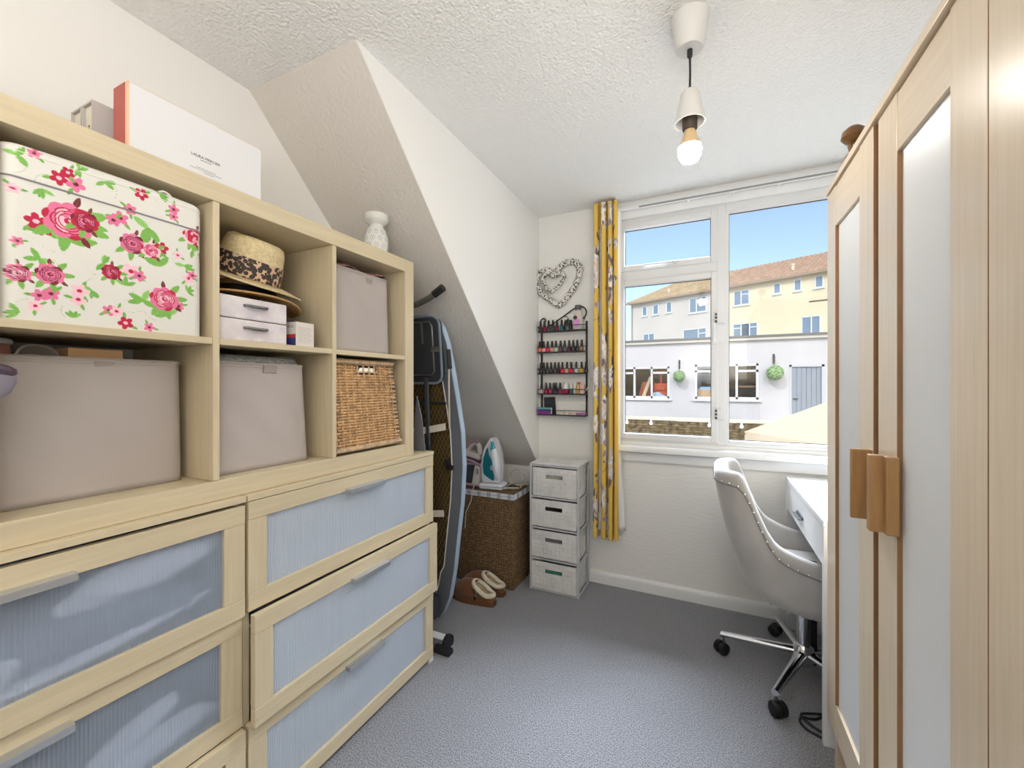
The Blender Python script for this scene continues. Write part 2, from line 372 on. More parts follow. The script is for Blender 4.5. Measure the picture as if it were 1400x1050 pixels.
reflection_shape('reflected_towel', G().box(-.3,.12,16.33,16.65,1.022,1.09).box(-.26,.08,16.34,16.6,1.09,1.12), srgb(150,185,220), 'pale blue shape for a reflection above the brown box shape in the outbuilding', 'towel')
reflection_shape('reflected_appliance', G().box(.25,.55,16.35,16.8,.34,1.3).box(.27,.53,16.33,16.36,.5,1.24), srgb(225,225,228), 'white block for a reflection in the middle pane of the second outbuilding window', 'appliance')
reflection_shape('reflected_rail', G().box(.95,1.45,16.4,16.44,1.1,1.16), srgb(150,120,80), 'dim brown bar for a reflection in the right pane of the second outbuilding window', 'rail')
# hanging green balls on brackets
def topiary(x, z, r, label):
    t = thing('hanging_topiary_ball', label, 'topiary', (x,16,z), 'green balls hung on the outbuilding wall')
    obj('bracket', G().box(x-.03,x+.03,15.97,16,z+r+.06,z+r+.38).tube([(x,15.98,z+r+.3),(x,15.86,z+r+.32),(x,15.75,z+r+.27)],.014).tube([(x,15.75,z+r+.27),(x,15.75,z+r-.05)],.008), M_black, t)
    g = G(); R_ = random.Random(int(z*100))
    for k in range(420):
        u = R_.uniform(-1,1); a = R_.uniform(0,6.283); q = math.sqrt(1-u*u); n = Vector((q*math.cos(a),q*math.sin(a),u))
        c = Vector((x,15.75,z))+n*r*R_.uniform(.82,1.0); s_ = n.orthogonal().normalized()*r*.15; e = n.cross(s_)+n*r*.06
        g.add([c-s_,c+e,c+s_,c-e+n*r*.1],[(0,1,2,3)])
    g.ball((x,15.75,z), r*.85)
    obj('foliage', g, mat('topiary_green', srgb(140,178,120), .8, noise=(18,.3)), t)
topiary(-.95,1.5,.2,'smaller green topiary ball hanging between the two outbuilding windows')
topiary(1.93,1.58,.245,'larger green topiary ball hanging beside the blue grey outbuilding door')
# garden wall: brick courses with a soldier course, cream coping
gw = thing('garden_wall', 'low brick garden wall with a cream coping in front of the outbuilding', 'wall', (-1,12,-1.5))
M_brk = mat('yellow_brick', srgb(112,98,70), .9, noise=(9,.75)); M_brk2 = mat('soldier_brick', srgb(160,140,98), .9, noise=(11,.6))
obj('wall_core', G().box(-6,4.5,12.02,12.3,-1.5,.22), mat('mortar', srgb(130,120,98), .95), gw)
g = G(); g2 = G()
for r_ in range(6):
    z = .21-.075*(r_+1)
    for k in range(34):
        x = -3.2+k*.225+(r_%2)*.112
        g.box(x+.006,x+.219,12-.002*((k*7+r_*3)%4),12.04,z+.008,z+.068)
for k in range(102): x = -3.2+k*.075; g2.box(x+.005,x+.07,11.995,12.04,-.47,-.25)
stuff(obj('brick', g, M_brk, gw)); stuff(obj('soldier_brick', g2, M_brk2, gw))
obj('coping', G().box(-6,4.5,11.96,12.36,.22,.29), mat('coping_cream', srgb(236,226,196), .9), gw, bevel=.01)
# festoon lights
fs = thing('festoon_lights', 'string of white festoon bulbs hung across the yard', 'festoon lights', (-.3,6,.6))
bx = [-1.42,-1.049,-.722,-.36,.009,.377,.75]
pts = []
for i in range(len(bx)-1):
    for t in np.linspace(0,1,6)[:-1]: pts.append((bx[i]+(bx[i+1]-bx[i])*t, 6, .715-.03*math.sin(math.pi*t)*0+ .01*math.cos(i)))
obj('cable', G().tube(pts,.004,5), mat('festoon_cable', srgb(190,185,170), .6), fs)
for x in (-1.049,-.722,.009,.377):
    b_ = obj('festoon_bulb', G().lathe([(.001,-.052),(.018,-.045),(.025,-.028),(.018,-.008),(.011,.004)],(x,6,.69),10), mat('bulb_white', srgb(250,250,248), .2, emit=.25), fs, smooth=True)
    obj('socket', G().lathe([(.013,0),(.013,.03)],(x,6,.692),8), M_white, b_)
# parasol
A = Vector((2.05,6.0,1.36)); c0 = Vector((.376,5.5,.655))
ps = thing('garden_parasol', 'large square cream garden parasol open in the yard outside', 'parasol', (A.x,A.y,-1.5))
cn = []
for k in range(4):
    dx,dy = c0.x-A.x, c0.y-A.y; a = k*math.pi/2
    cn.append(Vector((A.x+dx*math.cos(a)-dy*math.sin(a), A.y+dx*math.sin(a)+dy*math.cos(a), c0.z)))
g = G(); vg = G()
ring = []
for k in range(4):
    p, q = cn[k], cn[(k+1)%4]
    for j in range(8):
        t = j/8; ring.append(p.lerp(q,t)+Vector((0,0,-.07*math.sin(math.pi*t))))
NR = 7; vs = [A]
for i in range(1,NR+1):
    for k,p in enumerate(ring):
        t = i/NR; v = A.lerp(p,t); rib = abs(((k%8)/8)-.5)*2
        vs.append(v-Vector((0,0,.1*math.sin(math.pi*t)*(1-rib)*.6)))
n = len(ring); fc = [(0,1+k,1+(k+1)%n) for k in range(n)]
for i in range(NR-1): fc += [(1+i*n+k,1+(i+1)*n+k,1+(i+1)*n+(k+1)%n,1+i*n+(k+1)%n) for k in range(n)]
g.add(vs,fc)
M_par = mat('parasol_canvas', srgb(204,188,166), .85, noise=(3,.04))
obj('canopy', g, M_par, ps, solid=.004)
vs = []
for p in ring: vs += [p, p+Vector((0,0,-.1))]
obj('valance', G().add(vs,[(2*k,2*k+1,2*((k+1)%n)+1,2*((k+1)%n)) for k in range(n)]), M_par, ps, solid=.004)
obj('pole', G().tube([(A.x,A.y,-1.5),(A.x,A.y,A.z-.01)],.03), mat('pole_wood', srgb(150,110,70), .6), ps, smooth=True)
for p in cn: obj('rib', G().tube([A-Vector((0,0,.04)),p-Vector((0,0,.03))],.012,6), MATS['pole_wood'], ps)
# terraced flats behind
P0 = Vector((1.4218,37.2131)); dd = Vector((-.909,.416)).normalized(); nn = Vector((-dd.y*-1, 0)); nn = Vector((.416,.909)).normalized()
def fp(s_, z, d_): p = P0+dd*s_+nn*d_; return (p.x,p.y,z)
house = thing('terraced_flats', 'three-storey terrace of white and cream flats under a tiled roof', 'building', (P0.x,P0.y,-1.5))
HW = [(7.28,7.78,7.6,8.5,(),()),(6.1,6.68,7.6,8.53,(),()),(4.81,5.36,7.6,8.56,(),()),(1.75,3.23,7.28,8.56,(2.6,),()),(6.51,7.69,4.7,5.93,(7.1,),()),(1.75,3.79,4.7,5.94,(2.44,),((1.75,2.44,5.5),)),
      (-1.55,-.38,7.38,8.55,(-.94,),((-1.55,-.94,8.2),)),(-3.66,-3.16,7.85,8.63,(),()),(-4.95,-4.46,7.85,8.67,(),()),(-6.22,-5.71,7.86,8.69,(),()),(-2.12,-.32,4.7,5.96,(-.94,-1.55),((-2.12,-1.55,5.6),(-.94,-.32,5.6))),(-6.06,-4.92,4.7,5.97,(-5.52,),()),(-9.4,-8.2,7.4,8.6,(-8.8,),()),(-12.6,-11.4,7.4,8.6,(-12,),()),(-9.6,-7.8,4.7,5.97,(-8.7,),()),(-13,-11.2,4.7,5.97,(-12.1,),())]
def wallcut(s0,s1,wins):
    g = G(); ss = sorted({s0,s1,*[a for w_ in wins for a in w_[:2]]}); zs = sorted({-1.5,8.97,*[a for w_ in wins for a in w_[2:4]]})
    for i in range(len(ss)-1):
        for j in range(len(zs)-1):
            cs, cz = (ss[i]+ss[i+1])/2, (zs[j]+zs[j+1])/2
            if any(w_[0]<cs<w_[1] and w_[2]<cz<w_[3] for w_ in wins): continue
            g.hexa([fp(ss[i],zs[j],0),fp(ss[i+1],zs[j],0),fp(ss[i+1],zs[j],.2),fp(ss[i],zs[j],.2),fp(ss[i],zs[j+1],0),fp(ss[i+1],zs[j+1],0),fp(ss[i+1],zs[j+1],.2),fp(ss[i],zs[j+1],.2)])
    return g
wh = obj('white_wall', wallcut(.6,8.97,[w_ for w_ in HW if w_[0]>.6]).prism([(0,-1.5),(8,-1.5),(8,8.97),(0,8.97)], lambda a,b_,d: fp(d,b_,a), 8.8,8.97), M_pale, house); wh['label'] = 'white rendered half'
cr = obj('cream_wall', wallcut(-30,.6,[w_ for w_ in HW if w_[0]<.6]), M_cream, house); cr['label'] = 'cream rendered half'
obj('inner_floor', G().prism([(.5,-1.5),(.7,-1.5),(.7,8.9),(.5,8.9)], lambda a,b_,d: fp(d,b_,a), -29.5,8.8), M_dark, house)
M_ff = mat('flat_window_frame', srgb(206,220,226), .5)
for w_ in HW: far_window(house, *w_[:4], 0, w_[4], w_[5], .07, fn=lambda a,b_,d: fp(a,b_,d), gm=M_eglass, fm=M_ff)
# tiled roof: front pitch of stepped pantile courses, hip at the left end
RD, RZ = 4.2, 11.25
M_tile = mat('roof_tile', srgb(168,142,122), .9, noise=(2.2,.18)); M_tile2 = mat('weathered_tile', srgb(168,150,120), .9, noise=(2.2,.2))
def pitch(s0,s1,hip):
    g = G(); n = 14
    for k in range(n):
        t0, t1 = k/n, (k+1)/n+.02
        e0 = s1-(hip*t0 if hip else 0); e1 = s1-(hip*t1 if hip else 0)
        za, zb = 8.95+(RZ-8.95)*t0, 8.95+(RZ-8.95)*t1
        m_ = int((e0-s0)/.32)
        for j in range(m_):
            a0, a1 = s0+(e0-s0)*j/m_, s0+(e0-s0)*(j+1)/m_
            b0, b1 = s0+(e1-s0)*j/m_, s0+(e1-s0)*(j+1)/m_
            d0, d1 = -.35+(RD+.35)*t0, -.35+(RD+.35)*t1; am, bm_ = a0+(a1-a0)*.4, b0+(b1-b0)*.4
            g.add([fp(a0,za+.05,d0),fp(am,za+.13,d0),fp(a1,za+.05,d0),fp(b0,zb,d1),fp(bm_,zb+.08,d1),fp(b1,zb,d1),fp(a0,za,d0),fp(a1,za,d0)],[(0,1,4,3),(1,2,5,4),(6,0,1),(6,1,2,7)])
    return g
stuff(obj('roof_tile', pitch(-30,.6,0), M_tile, house)); stuff(obj('weathered_roof_tile', pitch(.6,9.35,2.9), M_tile2, house))
obj('roof_body', G().add([fp(-30,8.9,-.3),fp(9.3,8.9,-.3),fp(9.3,8.9,8.5),fp(-30,8.9,8.5),fp(-30,RZ-.05,RD),fp(6.4,RZ-.05,RD)],[(0,1,5,4),(1,2,5),(2,3,4,5),(3,0,4),(0,3,2,1)]), M_tile2, house)
obj('gutter', G().prism([(-.42,8.82),(-.3,8.82),(-.3,8.95),(-.42,8.95)], lambda a,b_,d: fp(d,b_,a), -30,9.35), mat('gutter_grey', srgb(150,135,118), .7), house)
for s_,z_ in ((-4.16,9.6),(5.6,9.5)): obj('roof_vent', G().lathe([(.1,0),(.1,.35),(.14,.36),(.14,.45)], fp(s_,z_,.9), 8), mat('vent_cream', srgb(222,210,190), .8), house)
obj('tv_aerial', G().tube([fp(3,11.1,3.8),fp(3,13.1,3.8)],.025,5).tube([fp(2.8,12.9,3.8),fp(3.25,12.6,3.8)],.02,5).tube([fp(2.85,12.5,3.8),fp(3.2,13,3.8)],.02,5), M_dgrey, house)
obj('cable', G().tube([fp(-5.4,6.98,-.03),fp(-6.5,6.95,-.03)],.03,5), M_dgrey, house)

# ------------------------------------------------------------------ cube shelf unit on the chests
SX0, SX1, SZ0, SZ1 = -1.494, -1.104, .911, 1.705
shelf = thing('shelf_unit', 'birch cube shelf unit standing on the two drawer chests', 'shelf unit', (-1.3,.61,SZ0))
YE = 1.374; PITCH = .3594; di = [.9655-PITCH*k for k in range(3)]     # right face y of each divider = di+.0155
YS = di[2]-PITCH+.0155-.05
obj('top_panel', G().box(SX0,SX1,YS,YE-.0525,SZ1-.05,SZ1), BY, shelf, bevel=.0015)
obj('bottom_panel', G().box(SX0,SX1,YS,YE-.0525,SZ0,SZ0+.049), BY, shelf, bevel=.0015)
obj('side_panel', G().box(SX0,SX1,YE-.052,YE,SZ0,SZ1), BZ, shelf, bevel=.0015)
obj('side_panel', G().box(SX0,SX1,YS,YS+.05,SZ0+.05,SZ1-.051), BZ, shelf, bevel=.0015)
for y in di: obj('divider', G().box(SX0,SX1-.001,y,y+.0155,SZ0+.05,SZ1-.051), BZ, shelf, bevel=.001)
e = [YE-.0525]+di+[YS+.05]
for k in range(4):
    lo = (di[k]+.016) if k < 3 else YS+.0505
    hi = (YE-.0525) if k == 0 else di[k-1]-.0005
    obj('shelf', G().box(SX0,SX1-.002,lo,hi,1.300,1.316), BY, shelf, bevel=.001)
# ------------------------------------------------------------------ drawer chests
def chest(name, label, y0, y1, loose, closed):
    t = thing(name, label, 'chest of drawers', (-1.3,(y0+y1)/2,0), 'birch drawer chests with ribbed fronts')
    FX = -1.082
    g = G().box(-1.5,FX-.022,y0,y0+.018,0.012,.895).box(-1.5,FX-.022,y1-.018,y1,0.012,.895).box(-1.5,-1.495,y0+.018,y1-.018,.05,.89).box(-1.495,FX-.03,y0+.018,y1-.018,.02,.035)
    obj('carcass', g, BZ, t, bevel=.001)
    obj('top', G().box(-1.5,FX+.001,y0,y1,.8955,.9105), BY, t, bevel=.001)
    for fx0,fx1 in ((FX-.06,FX-.002),(-1.49,-1.45)):
        for fy in (y0+.001,y1-.03): obj('foot', G().box(fx0,fx1,fy,fy+.029,0,.018), mat('foot_white', srgb(225,220,210), .5), t)
    for k,(za,zb) in enumerate(((.606,.8935),(.312,.602),(.021,.308))):
        ox, tw = loose[k]; yA, yB = y0+.003, y1-.003
        if k == 0 and closed: zb -= .006; za -= .006
        R = Matrix.Rotation(tw,4,'Z'); c0 = Vector((FX,(yA+yB)/2,0))
        def tf(g):
            g.v = [tuple(R @ (Vector(p)-c0)+c0+Vector((ox,0,0))) for p in g.v]; return g
        st, rl = .05, .047
        d = obj('drawer', tf(G().box(-1.46,FX-.02,yA+.03,yA+.042,za+.02,zb-.06).box(-1.46,FX-.02,yB-.042,yB-.03,za+.02,zb-.06).box(-1.46,-1.448,yA+.042,yB-.042,za+.02,zb-.06).box(-1.448,FX-.02,yA+.042,yB-.042,za+.02,za+.028)), mat('drawer_inner_grey', srgb(150,162,180), .7) if closed else mat('drawer_inner', srgb(222,224,226), .6), t)
        for zz in (za,zb-rl): obj('rail', tf(G().box(FX-.019,FX,yA,yB,zz,zz+rl)), BY, d, bevel=.0012)
        for yy in (yA,yB-st): obj('stile', tf(G().box(FX-.019,FX-.0012,yy,yy+st,za+rl+.0005,zb-rl-.0005)), BZ, d, bevel=.0008)
        n = 112; g = G(); ya_, yb_ = yA+st-.004, yB-st+.004
        prof = []
        for i in range(n):
            for q in range(5):
                u = (i+q/5)/n; prof.append((ya_+(yb_-ya_)*u, .0016*math.sin(math.pi*q/5)))
        prof.append((yb_,0))
        vs = []
        for yy,h in prof: vs += [(FX-.011+h,yy,za+rl-.003),(FX-.011+h,yy,zb-rl+.003),(FX-.0145,yy,zb-rl+.003),(FX-.0145,yy,za+rl-.003)]
        fc = []
        for i in range(len(prof)-1):
            for q in range(4): fc.append((4*i+q,4*i+(q+1)%4,4*i+4+(q+1)%4,4*i+4+q))
        fc += [(0,1,2,3),tuple(4*(len(prof)-1)+q for q in (3,2,1,0))]
        if closed: fc = [f for i,f in enumerate(fc[:-2]) if i%4==0]
        obj('ribbed_panel', tf(g.add(vs,fc)), M_frostclear if closed else M_frost, d, smooth=2 if closed else True)
        ym = (yA+yB)/2
        g = G().prism([(0,0),(.022,0),(.022,-.016),(.0195,-.016),(.0195,-.0025),(0,-.0025)], lambda a,b_,dd_: (FX+a,dd_,zb-rl+.013+b_), ym-.08, ym+.08)
        g = G().box(FX-.0005,FX+.022,ym-.081,ym+.081,zb-rl-.006,zb-rl+.010)
        obj('handle', tf(g), M_alu, d, bevel=.0012)
    return t
chest('drawer_chest', 'birch three-drawer chest nearest the ironing board, middle drawer slightly open', .6765,1.482, ((0,0),(.024,.006),(0,0)), False)
chest('drawer_chest', 'birch three-drawer chest at the left edge, dark clothes behind its ribbed fronts', -.135,.6735, ((0,0),(-.012,0),(.004,0)), True)
# clothes inside the drawers, right behind the ribbed fronts
def cloth_lump(y, z, ry, rz, m, label, seed, tilt=0, name='folded_cloth', x=-1.122):
    R_ = random.Random(seed); ph = [R_.uniform(0,6.28) for _ in range(6)]
    def f(u,v):
        a = 2*math.pi*u; b_ = math.pi*v
        r = 1+.12*math.sin(3*a+ph[0])+.08*math.sin(5*a+ph[1]+4*b_)
        px, py, pz = .022*math.sin(b_)*math.cos(a), math.copysign(abs(math.sin(b_)*math.sin(a))**.8,math.sin(a))*ry*r, -math.cos(b_)*rz*r
        return (x+px, y+py*math.cos(tilt)-pz*math.sin(tilt), z+pz*math.cos(tilt)+py*math.sin(tilt))
    tag(obj(name, G().grid(f,36,18,True), m, smooth=2), label, 'clothes')
cloth_lump(.49,.79,.14,.035,M_cloth,'white folded cloth behind the right end of the left chest top drawer front',1,.12)
cloth_lump(.40,.71,.19,.04,M_gcloth,'blue grey folded cloth in the middle of the left chest top drawer',2,-.05)
cloth_lump(.40,.665,.2,.014,M_cloth,'thin white cloth strip low in the left chest top drawer',3,.10)
cloth_lump(.265,.70,.04,.028,M_cloth,'small white bundle under the handle of the left chest top drawer',5,.5)
cloth_lump(.46,.44,.09,.025,M_cloth,'small white folded cloth in the left chest middle drawer',6,.35,x=-1.137)
cloth_lump(.40,.38,.22,.035,M_cloth,'wide white cloth at the bottom of the left chest middle drawer',7,.04,x=-1.137)
cloth_lump(.93,.68,.14,.05,M_cloth,'white cloth bundle at the near end of the right chest top drawer',8,.0)
cloth_lump(1.25,.76,.1,.04,M_cloth,'white folded cloth at the far end of the right chest top drawer',9,.0)
cloth_lump(1.06,.44,.3,.09,mat('pale_linen', srgb(205,208,214), .9),'pale grey linen filling the right chest middle drawer',10)
cloth_lump(1.06,.15,.3,.09,MATS['pale_linen'],'pale grey linen filling the right chest bottom drawer',11)

# ------------------------------------------------------------------ floral box
def rrect_path(x0,x1,y0,y1,r,n=10):   # perimeter from back right, along the right side, front, left side; returns list of (x,y)
    P = [(x0,y1)]
    P += [(x0+(x1-r-x0)*t,y1) for t in np.linspace(0,1,40)[1:]]
    P += [(x1-r+r*math.sin(a),y1-r+r*math.cos(a)) for a in np.linspace(0,math.pi/2,n)[1:]]
    P += [(x1,y1-r+(y0+r-y1+r)*t) for t in np.linspace(0,1,300)[1:]]
    P += [(x1-r+r*math.cos(a),y0+r-r*math.sin(a)) for a in np.linspace(0,math.pi/2,n)[1:]]
    P += [(x1-r+(x0-x1+r)*t,y0) for t in np.linspace(0,1,40)[1:]]
    return P
FBX0, FBX1, FBY0, FBY1, FBZ0, FBZ1 = -1.42,-1.113,.266,.589,1.3165,1.632
path = rrect_path(FBX0,FBX1,FBY0,FBY1,.022)
SC = 1000/.35   # canvas pixels per metre
arc = [0.]
for a,b_ in zip(path,path[1:]): arc.append(arc[-1]+math.dist(a,b_))
i0 = min(range(len(path)), key=lambda i: abs(path[i][1]-(FBY1-.022))+abs(path[i][0]-FBX1)); sF = arc[i0]-.022     # arc position of y=FBY1 on the flattened front
W_, H_ = int(arc[-1]*SC)+2, int((FBZ1-FBZ0)*SC)+2
lin = lambda *c: srgb(*c)[:3]
cv = np.empty((H_,W_,3)); cv[:] = lin(230,227,219)
DP, MP, PP, GR, DG, MR = lin(196,24,66), lin(233,120,160), lin(250,200,214), lin(128,186,84), lin(84,140,60), lin(120,22,44)
def toC(y,z): return ((sF+(FBY1-y))*SC, (z-FBZ0)*SC)
LF = {'l1':(0.406,1.610,0.011),'l2':(0.499,1.625,0.012),'l3':(0.479,1.543,0.020),'l4':(0.288,1.608,0.012),'l5':(0.499,1.466,0.019),'l6':(0.363,1.474,0.022),'l7':(0.315,1.431,0.013),'l8':(0.404,1.446,0.012),'l9':(0.469,1.382,0.017),'l10':(0.515,1.359,0.016),'l11':(0.548,1.479,0.012),'l12':(0.566,1.520,0.012),'l13':(0.387,1.387,0.010),'l14':(0.367,1.618,0.010),'l15':(0.318,1.561,0.011),'l16':(.33,1.49,.013),'l17':(.29,1.33,.012),'l18':(.36,1.33,.009),'l19':(.555,1.42,.01),'l20':(.44,1.41,.012)}
R_ = random.Random(11)
for y,z,r in LF.values():
    x_,y_ = toC(y,z); r *= SC*1.25
    for k in range(4): a = R_.uniform(0,6.28)+k*2.1; leaf(cv, x_+math.cos(a)*r*.6, y_+math.sin(a)*r*.6, r*.62, a, GR if k else lin(150,205,110), DG)
    a = R_.uniform(0,6.28)
    for t in np.linspace(0,1,40): ell(cv, x_+math.cos(a+t)*r*(1+1.2*t), y_+math.sin(a+t)*r*(1+1.2*t), 1,1,0,lin(150,190,110))
RO = [(.354,1.514,.034),(.377,1.522,.02),(.452,1.501,.021),(.484,1.496,.017),(.417,1.432,.015),(.509,1.393,.026),(.289,1.399,.016),(.329,1.406,.019),(.566,1.553,.02)]
PAL = [(MP,MP,PP),(DP,DP,MP),(DP,MP,MP),(MP,PP,MP),(DP,DP,MP),(MP,MP,PP),(DP,MP,PP),(DP,MP,MP),(MP,PP,DP)]
FL = [(0.315,1.364,.011),(0.369,1.383,.013),(0.431,1.548,.014),(0.340,1.590,.013),(0.308,1.621,.010),(0.449,1.441,.016),(0.526,1.601,.011),(0.440,1.330,.013),(0.413,1.352,.011),(0.557,1.451,.012),(0.481,1.326,.01),(0.311,1.499,.015),(0.363,1.588,.014),(0.283,1.548,.01),(0.288,1.456,.008),(0.504,1.507,.013),(0.537,1.382,.011),(0.310,1.344,.01),(0.447,1.572,.011),(0.466,1.61,.012),(.33,1.37,.012),(.367,1.366,.012),(.42,1.54,.012),(.352,1.605,.01),(.526,1.585,.009),(.425,1.352,.011),(.565,1.46,.01),(.32,1.487,.012),(.463,1.435,.012),(.535,1.5,.009)]
for i,(y,z,r) in enumerate(FL):
    x_,y_ = toC(y,z)
    for k in range(2): leaf(cv,x_+math.cos(i*2+k*2.2)*r*SC*1.2,y_+math.sin(i*2+k*2.2)*r*SC*1.2,r*SC*.55,i*2+k*2.2,GR,DG)
    flower(cv,x_,y_,r*SC,[MP,PP,MP,DP][i%4],[MR,DP,MR,PP][i%4],5,i*.7)
for (y,z,r),p in zip(RO,PAL):
    x_,y_ = toC(y,z); r *= SC
    for k in range(6): a = 3.6+k*.75+z*3; leaf(cv,x_+math.cos(a)*r*1.2,y_+math.sin(a)*r*1.2,r*(.55 if k%3 else .34),a,GR if k%3 else MR,DG)
    rose(cv,x_,y_,r*1.05,MR if p[0] is DP else DP,p[1],p[2])
for k in range(16): # right and left flanks
    x_ = R_.choice([R_.uniform(20,sF*SC-30), R_.uniform((sF+.33)*SC, W_)]); y_ = R_.uniform(20,H_)
    (rose(cv,x_,y_,R_.uniform(30,60),DP,MP,PP) if k%3==0 else flower(cv,x_,y_,28,MP,MR)); leaf(cv,x_+50,y_+30,26,k,GR,DG)
M_print = printed('floral_print_cotton', .55, (500,.15,.001))
fb = thing('floral_storage_box', 'white storage box with pink roses and a zipped lid, top left cube', 'storage box', (-1.26,.43,FBZ0))
def fb_part(name, za, zb, off, cap, nz):
    rows = list(np.linspace(za,zb-(.012 if cap else 0),nz)); rows = [(z,0.) for z in rows]
    if cap: rows += [(zb-.012+.012*math.sin(a),.012*(1-math.cos(a))) for a in np.linspace(0,math.pi/2,6)[1:]]
    cx, cy = (FBX0+FBX1)/2, (FBY0+FBY1)/2
    vs = []; cs = []; np_ = len(path)
    for z,inn in rows:
        for (x,y),s_ in zip(path,arc):
            dx = (1 if x>cx else -1)*inn; k = 1-2*inn/.3
            sag = .004*math.sin(math.pi*(y-FBY0)/(FBY1-FBY0)) if cap else 0
            vs.append((cx+(x-cx)*k+off*(x>FBX1-.03), cy+(y-cy)*k+off*math.copysign(1,y-cy)*(x<=FBX1-.03), z+sag*(z-za)/(zb-za)))
            cs.append(cv[min(H_-1,max(0,int((z-FBZ0)*SC))), min(W_-1,int(s_*SC))])
    fc = [(j*np_+i,j*np_+i+1,(j+1)*np_+i+1,(j+1)*np_+i) for j in range(len(rows)-1) for i in range(np_-1)]
    fc += [tuple((len(rows)-1)*np_+i for i in range(np_))]
    fc += [(j*np_,(j+1)*np_,(j+1)*np_+np_-1,j*np_+np_-1) for j in range(len(rows)-1)]
    o = obj(name, G().add(vs,fc), M_print, fb, smooth=True); setcol(o, np.array(cs)); return o
fb_part('body', FBZ0, 1.5685, 0, False, 240)
lid = fb_part('lid', 1.5715, FBZ1, .0018, True, 70)
sq = []
for (x,y) in path[40:352:3]: sq.append((x+.0018,y,1.6165))
stuff(obj('stitching', G().tube(sq,.0008,4), mat('stitch_white', srgb(232,228,218), .8), lid))
obj('zip', G().tube([(x+.0008,y,1.57) for (x,y) in path[38:354:2]],.0016,5), mat('zip_grey', srgb(150,146,150), .5), fb)
obj('carry_loop', G().tube([(-1.12,.50+.012*t,1.633+.006*math.sin(math.pi*t/2)) for t in np.linspace(0,2,9)],.0025,6), mat('loop_white', srgb(230,226,220), .7), fb)

# ------------------------------------------------------------------ fabric bins and wicker basket
def fabric_bin(name, label, x0,x1,y0,y1,z0,z1, tab, tw=.012, seed=0, dent=.004):
    t = thing(name, label, 'storage bin', ((x0+x1)/2,(y0+y1)/2,z0), 'taupe fabric bins in the shelf unit')
    R_ = random.Random(seed); ph = [R_.uniform(0,6) for _ in range(5)]
    def shell(inset, zlo):
        def f(u,v):
            z = zlo+(z1-zlo)*v; k = tw*v+inset; r = .028
            X0,X1,Y0,Y1 = x0+inset,x1-k*.6,y0+k,y1-k
            L_ = [X1-X0-2*r, math.pi*r/2, Y1-Y0-2*r, math.pi*r/2]; per = 2*sum(L_); q = u*per
            segs = [((X0+r,Y1),(1,0),L_[0]),((X1-r,Y1-r),0,L_[1]),((X1,Y1-r),(0,-1),L_[2]),((X1-r,Y0+r),1,L_[3]),((X1-r,Y0),(-1,0),L_[0]),((X0+r,Y0+r),2,L_[1]),((X0,Y0+r),(0,1),L_[2]),((X0+r,Y1-r),3,L_[3])]
            for (p,d_,l) in segs:
                if q <= l+1e-9:
                    if isinstance(d_,tuple): x,y = p[0]+d_[0]*q, p[1]+d_[1]*q
                    else:
                        a = math.pi/2-math.pi/2*d_-q/r; x,y = p[0]+r*math.cos(a), p[1]+r*math.sin(a)
                    break
                q -= l
            else: x,y = X0+r,Y1
            b_ = dent*math.sin(5*y*9+ph[0]+3*z*8)*math.sin(z*22+ph[1])*(v*(1-v)*4)
            return (x+(b_ if x>X1-.002 else 0), y, z)
        return f
    o = obj('body', G().grid(shell(0,z0),96,22,True), M_bin, t, smooth=2); o.modifiers.new('s','SOLIDIFY').thickness = .003
    obj('lining', G().grid(shell(.005,z0+.012),96,10,True).box(x0+.02,x1-.02,y0+.02,y1-.02,z0+.004,z0+.01), M_binin, t, smooth=True)
    g = shell(-.0012,z0); hem = [g(u,.985) for u in np.linspace(0,1,96)[:-1]]; hem2 = [g(u,.955) for u in np.linspace(0,1,96)[:-1]]
    obj('hem', G().tube(hem,.0022,5,closed=True).tube(hem2,.0007,4,closed=True), M_bin, t, smooth=True)
    ya, yb, zz, fx, drop = tab
    obj('pull_tab', G().prism([(0,0),(.006,.001),(.008,-.006),(.004,-drop),(0,-drop-.002)], lambda a,b_,d: (fx+a,d,zz+b_), ya, yb), mat('taupe_tab', srgb(170,157,150), .8, bump=(600,.2,.001)), t, bevel=.001)
    return t
fabric_bin('fabric_bin', 'largest taupe fabric bin, in the lower left cube beneath the floral box', -1.47,-1.195,.267,.592,.9605,1.258, (.42,.455,1.252,-1.204,.024), .004, 1, .003)
fabric_bin('fabric_bin', 'taupe fabric bin holding a rolled newspaper, lower cube between two others', -1.46,-1.155,.626,.925,.9605,1.262, (.77,.81,1.256,-1.162,.022), .013, 2)
fabric_bin('fabric_bin', 'taupe fabric bin with a dark scarf on top, upper right cube', -1.46,-1.145,.987,1.287,1.3165,1.612, (1.155,1.185,1.596,-1.153,.022), .006, 3)
# wicker basket
wb = thing('wicker_basket', 'golden wicker basket with a cut-out grip in the lower right cube', 'basket', (-1.28,1.15,.961))
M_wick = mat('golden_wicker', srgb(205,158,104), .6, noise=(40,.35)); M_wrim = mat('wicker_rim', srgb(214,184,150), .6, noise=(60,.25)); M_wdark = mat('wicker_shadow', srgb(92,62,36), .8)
BYA, BYB = .9845, 1.306; TYB = 1.286
def wf(s_, t_, d_=0):  # s across 0..1, t up 0..1
    y0_, y1_ = BYA, BYB+(TYB-BYB)*t_
    return (-1.116-.026*t_+d_, y0_+(y1_-y0_)*s_, .968+(1.286-.968)*t_)
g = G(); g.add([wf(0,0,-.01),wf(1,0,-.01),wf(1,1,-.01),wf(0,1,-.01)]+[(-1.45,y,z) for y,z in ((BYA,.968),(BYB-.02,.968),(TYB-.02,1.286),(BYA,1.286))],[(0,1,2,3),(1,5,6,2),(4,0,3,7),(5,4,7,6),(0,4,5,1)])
obj('body', g, M_wdark, wb)
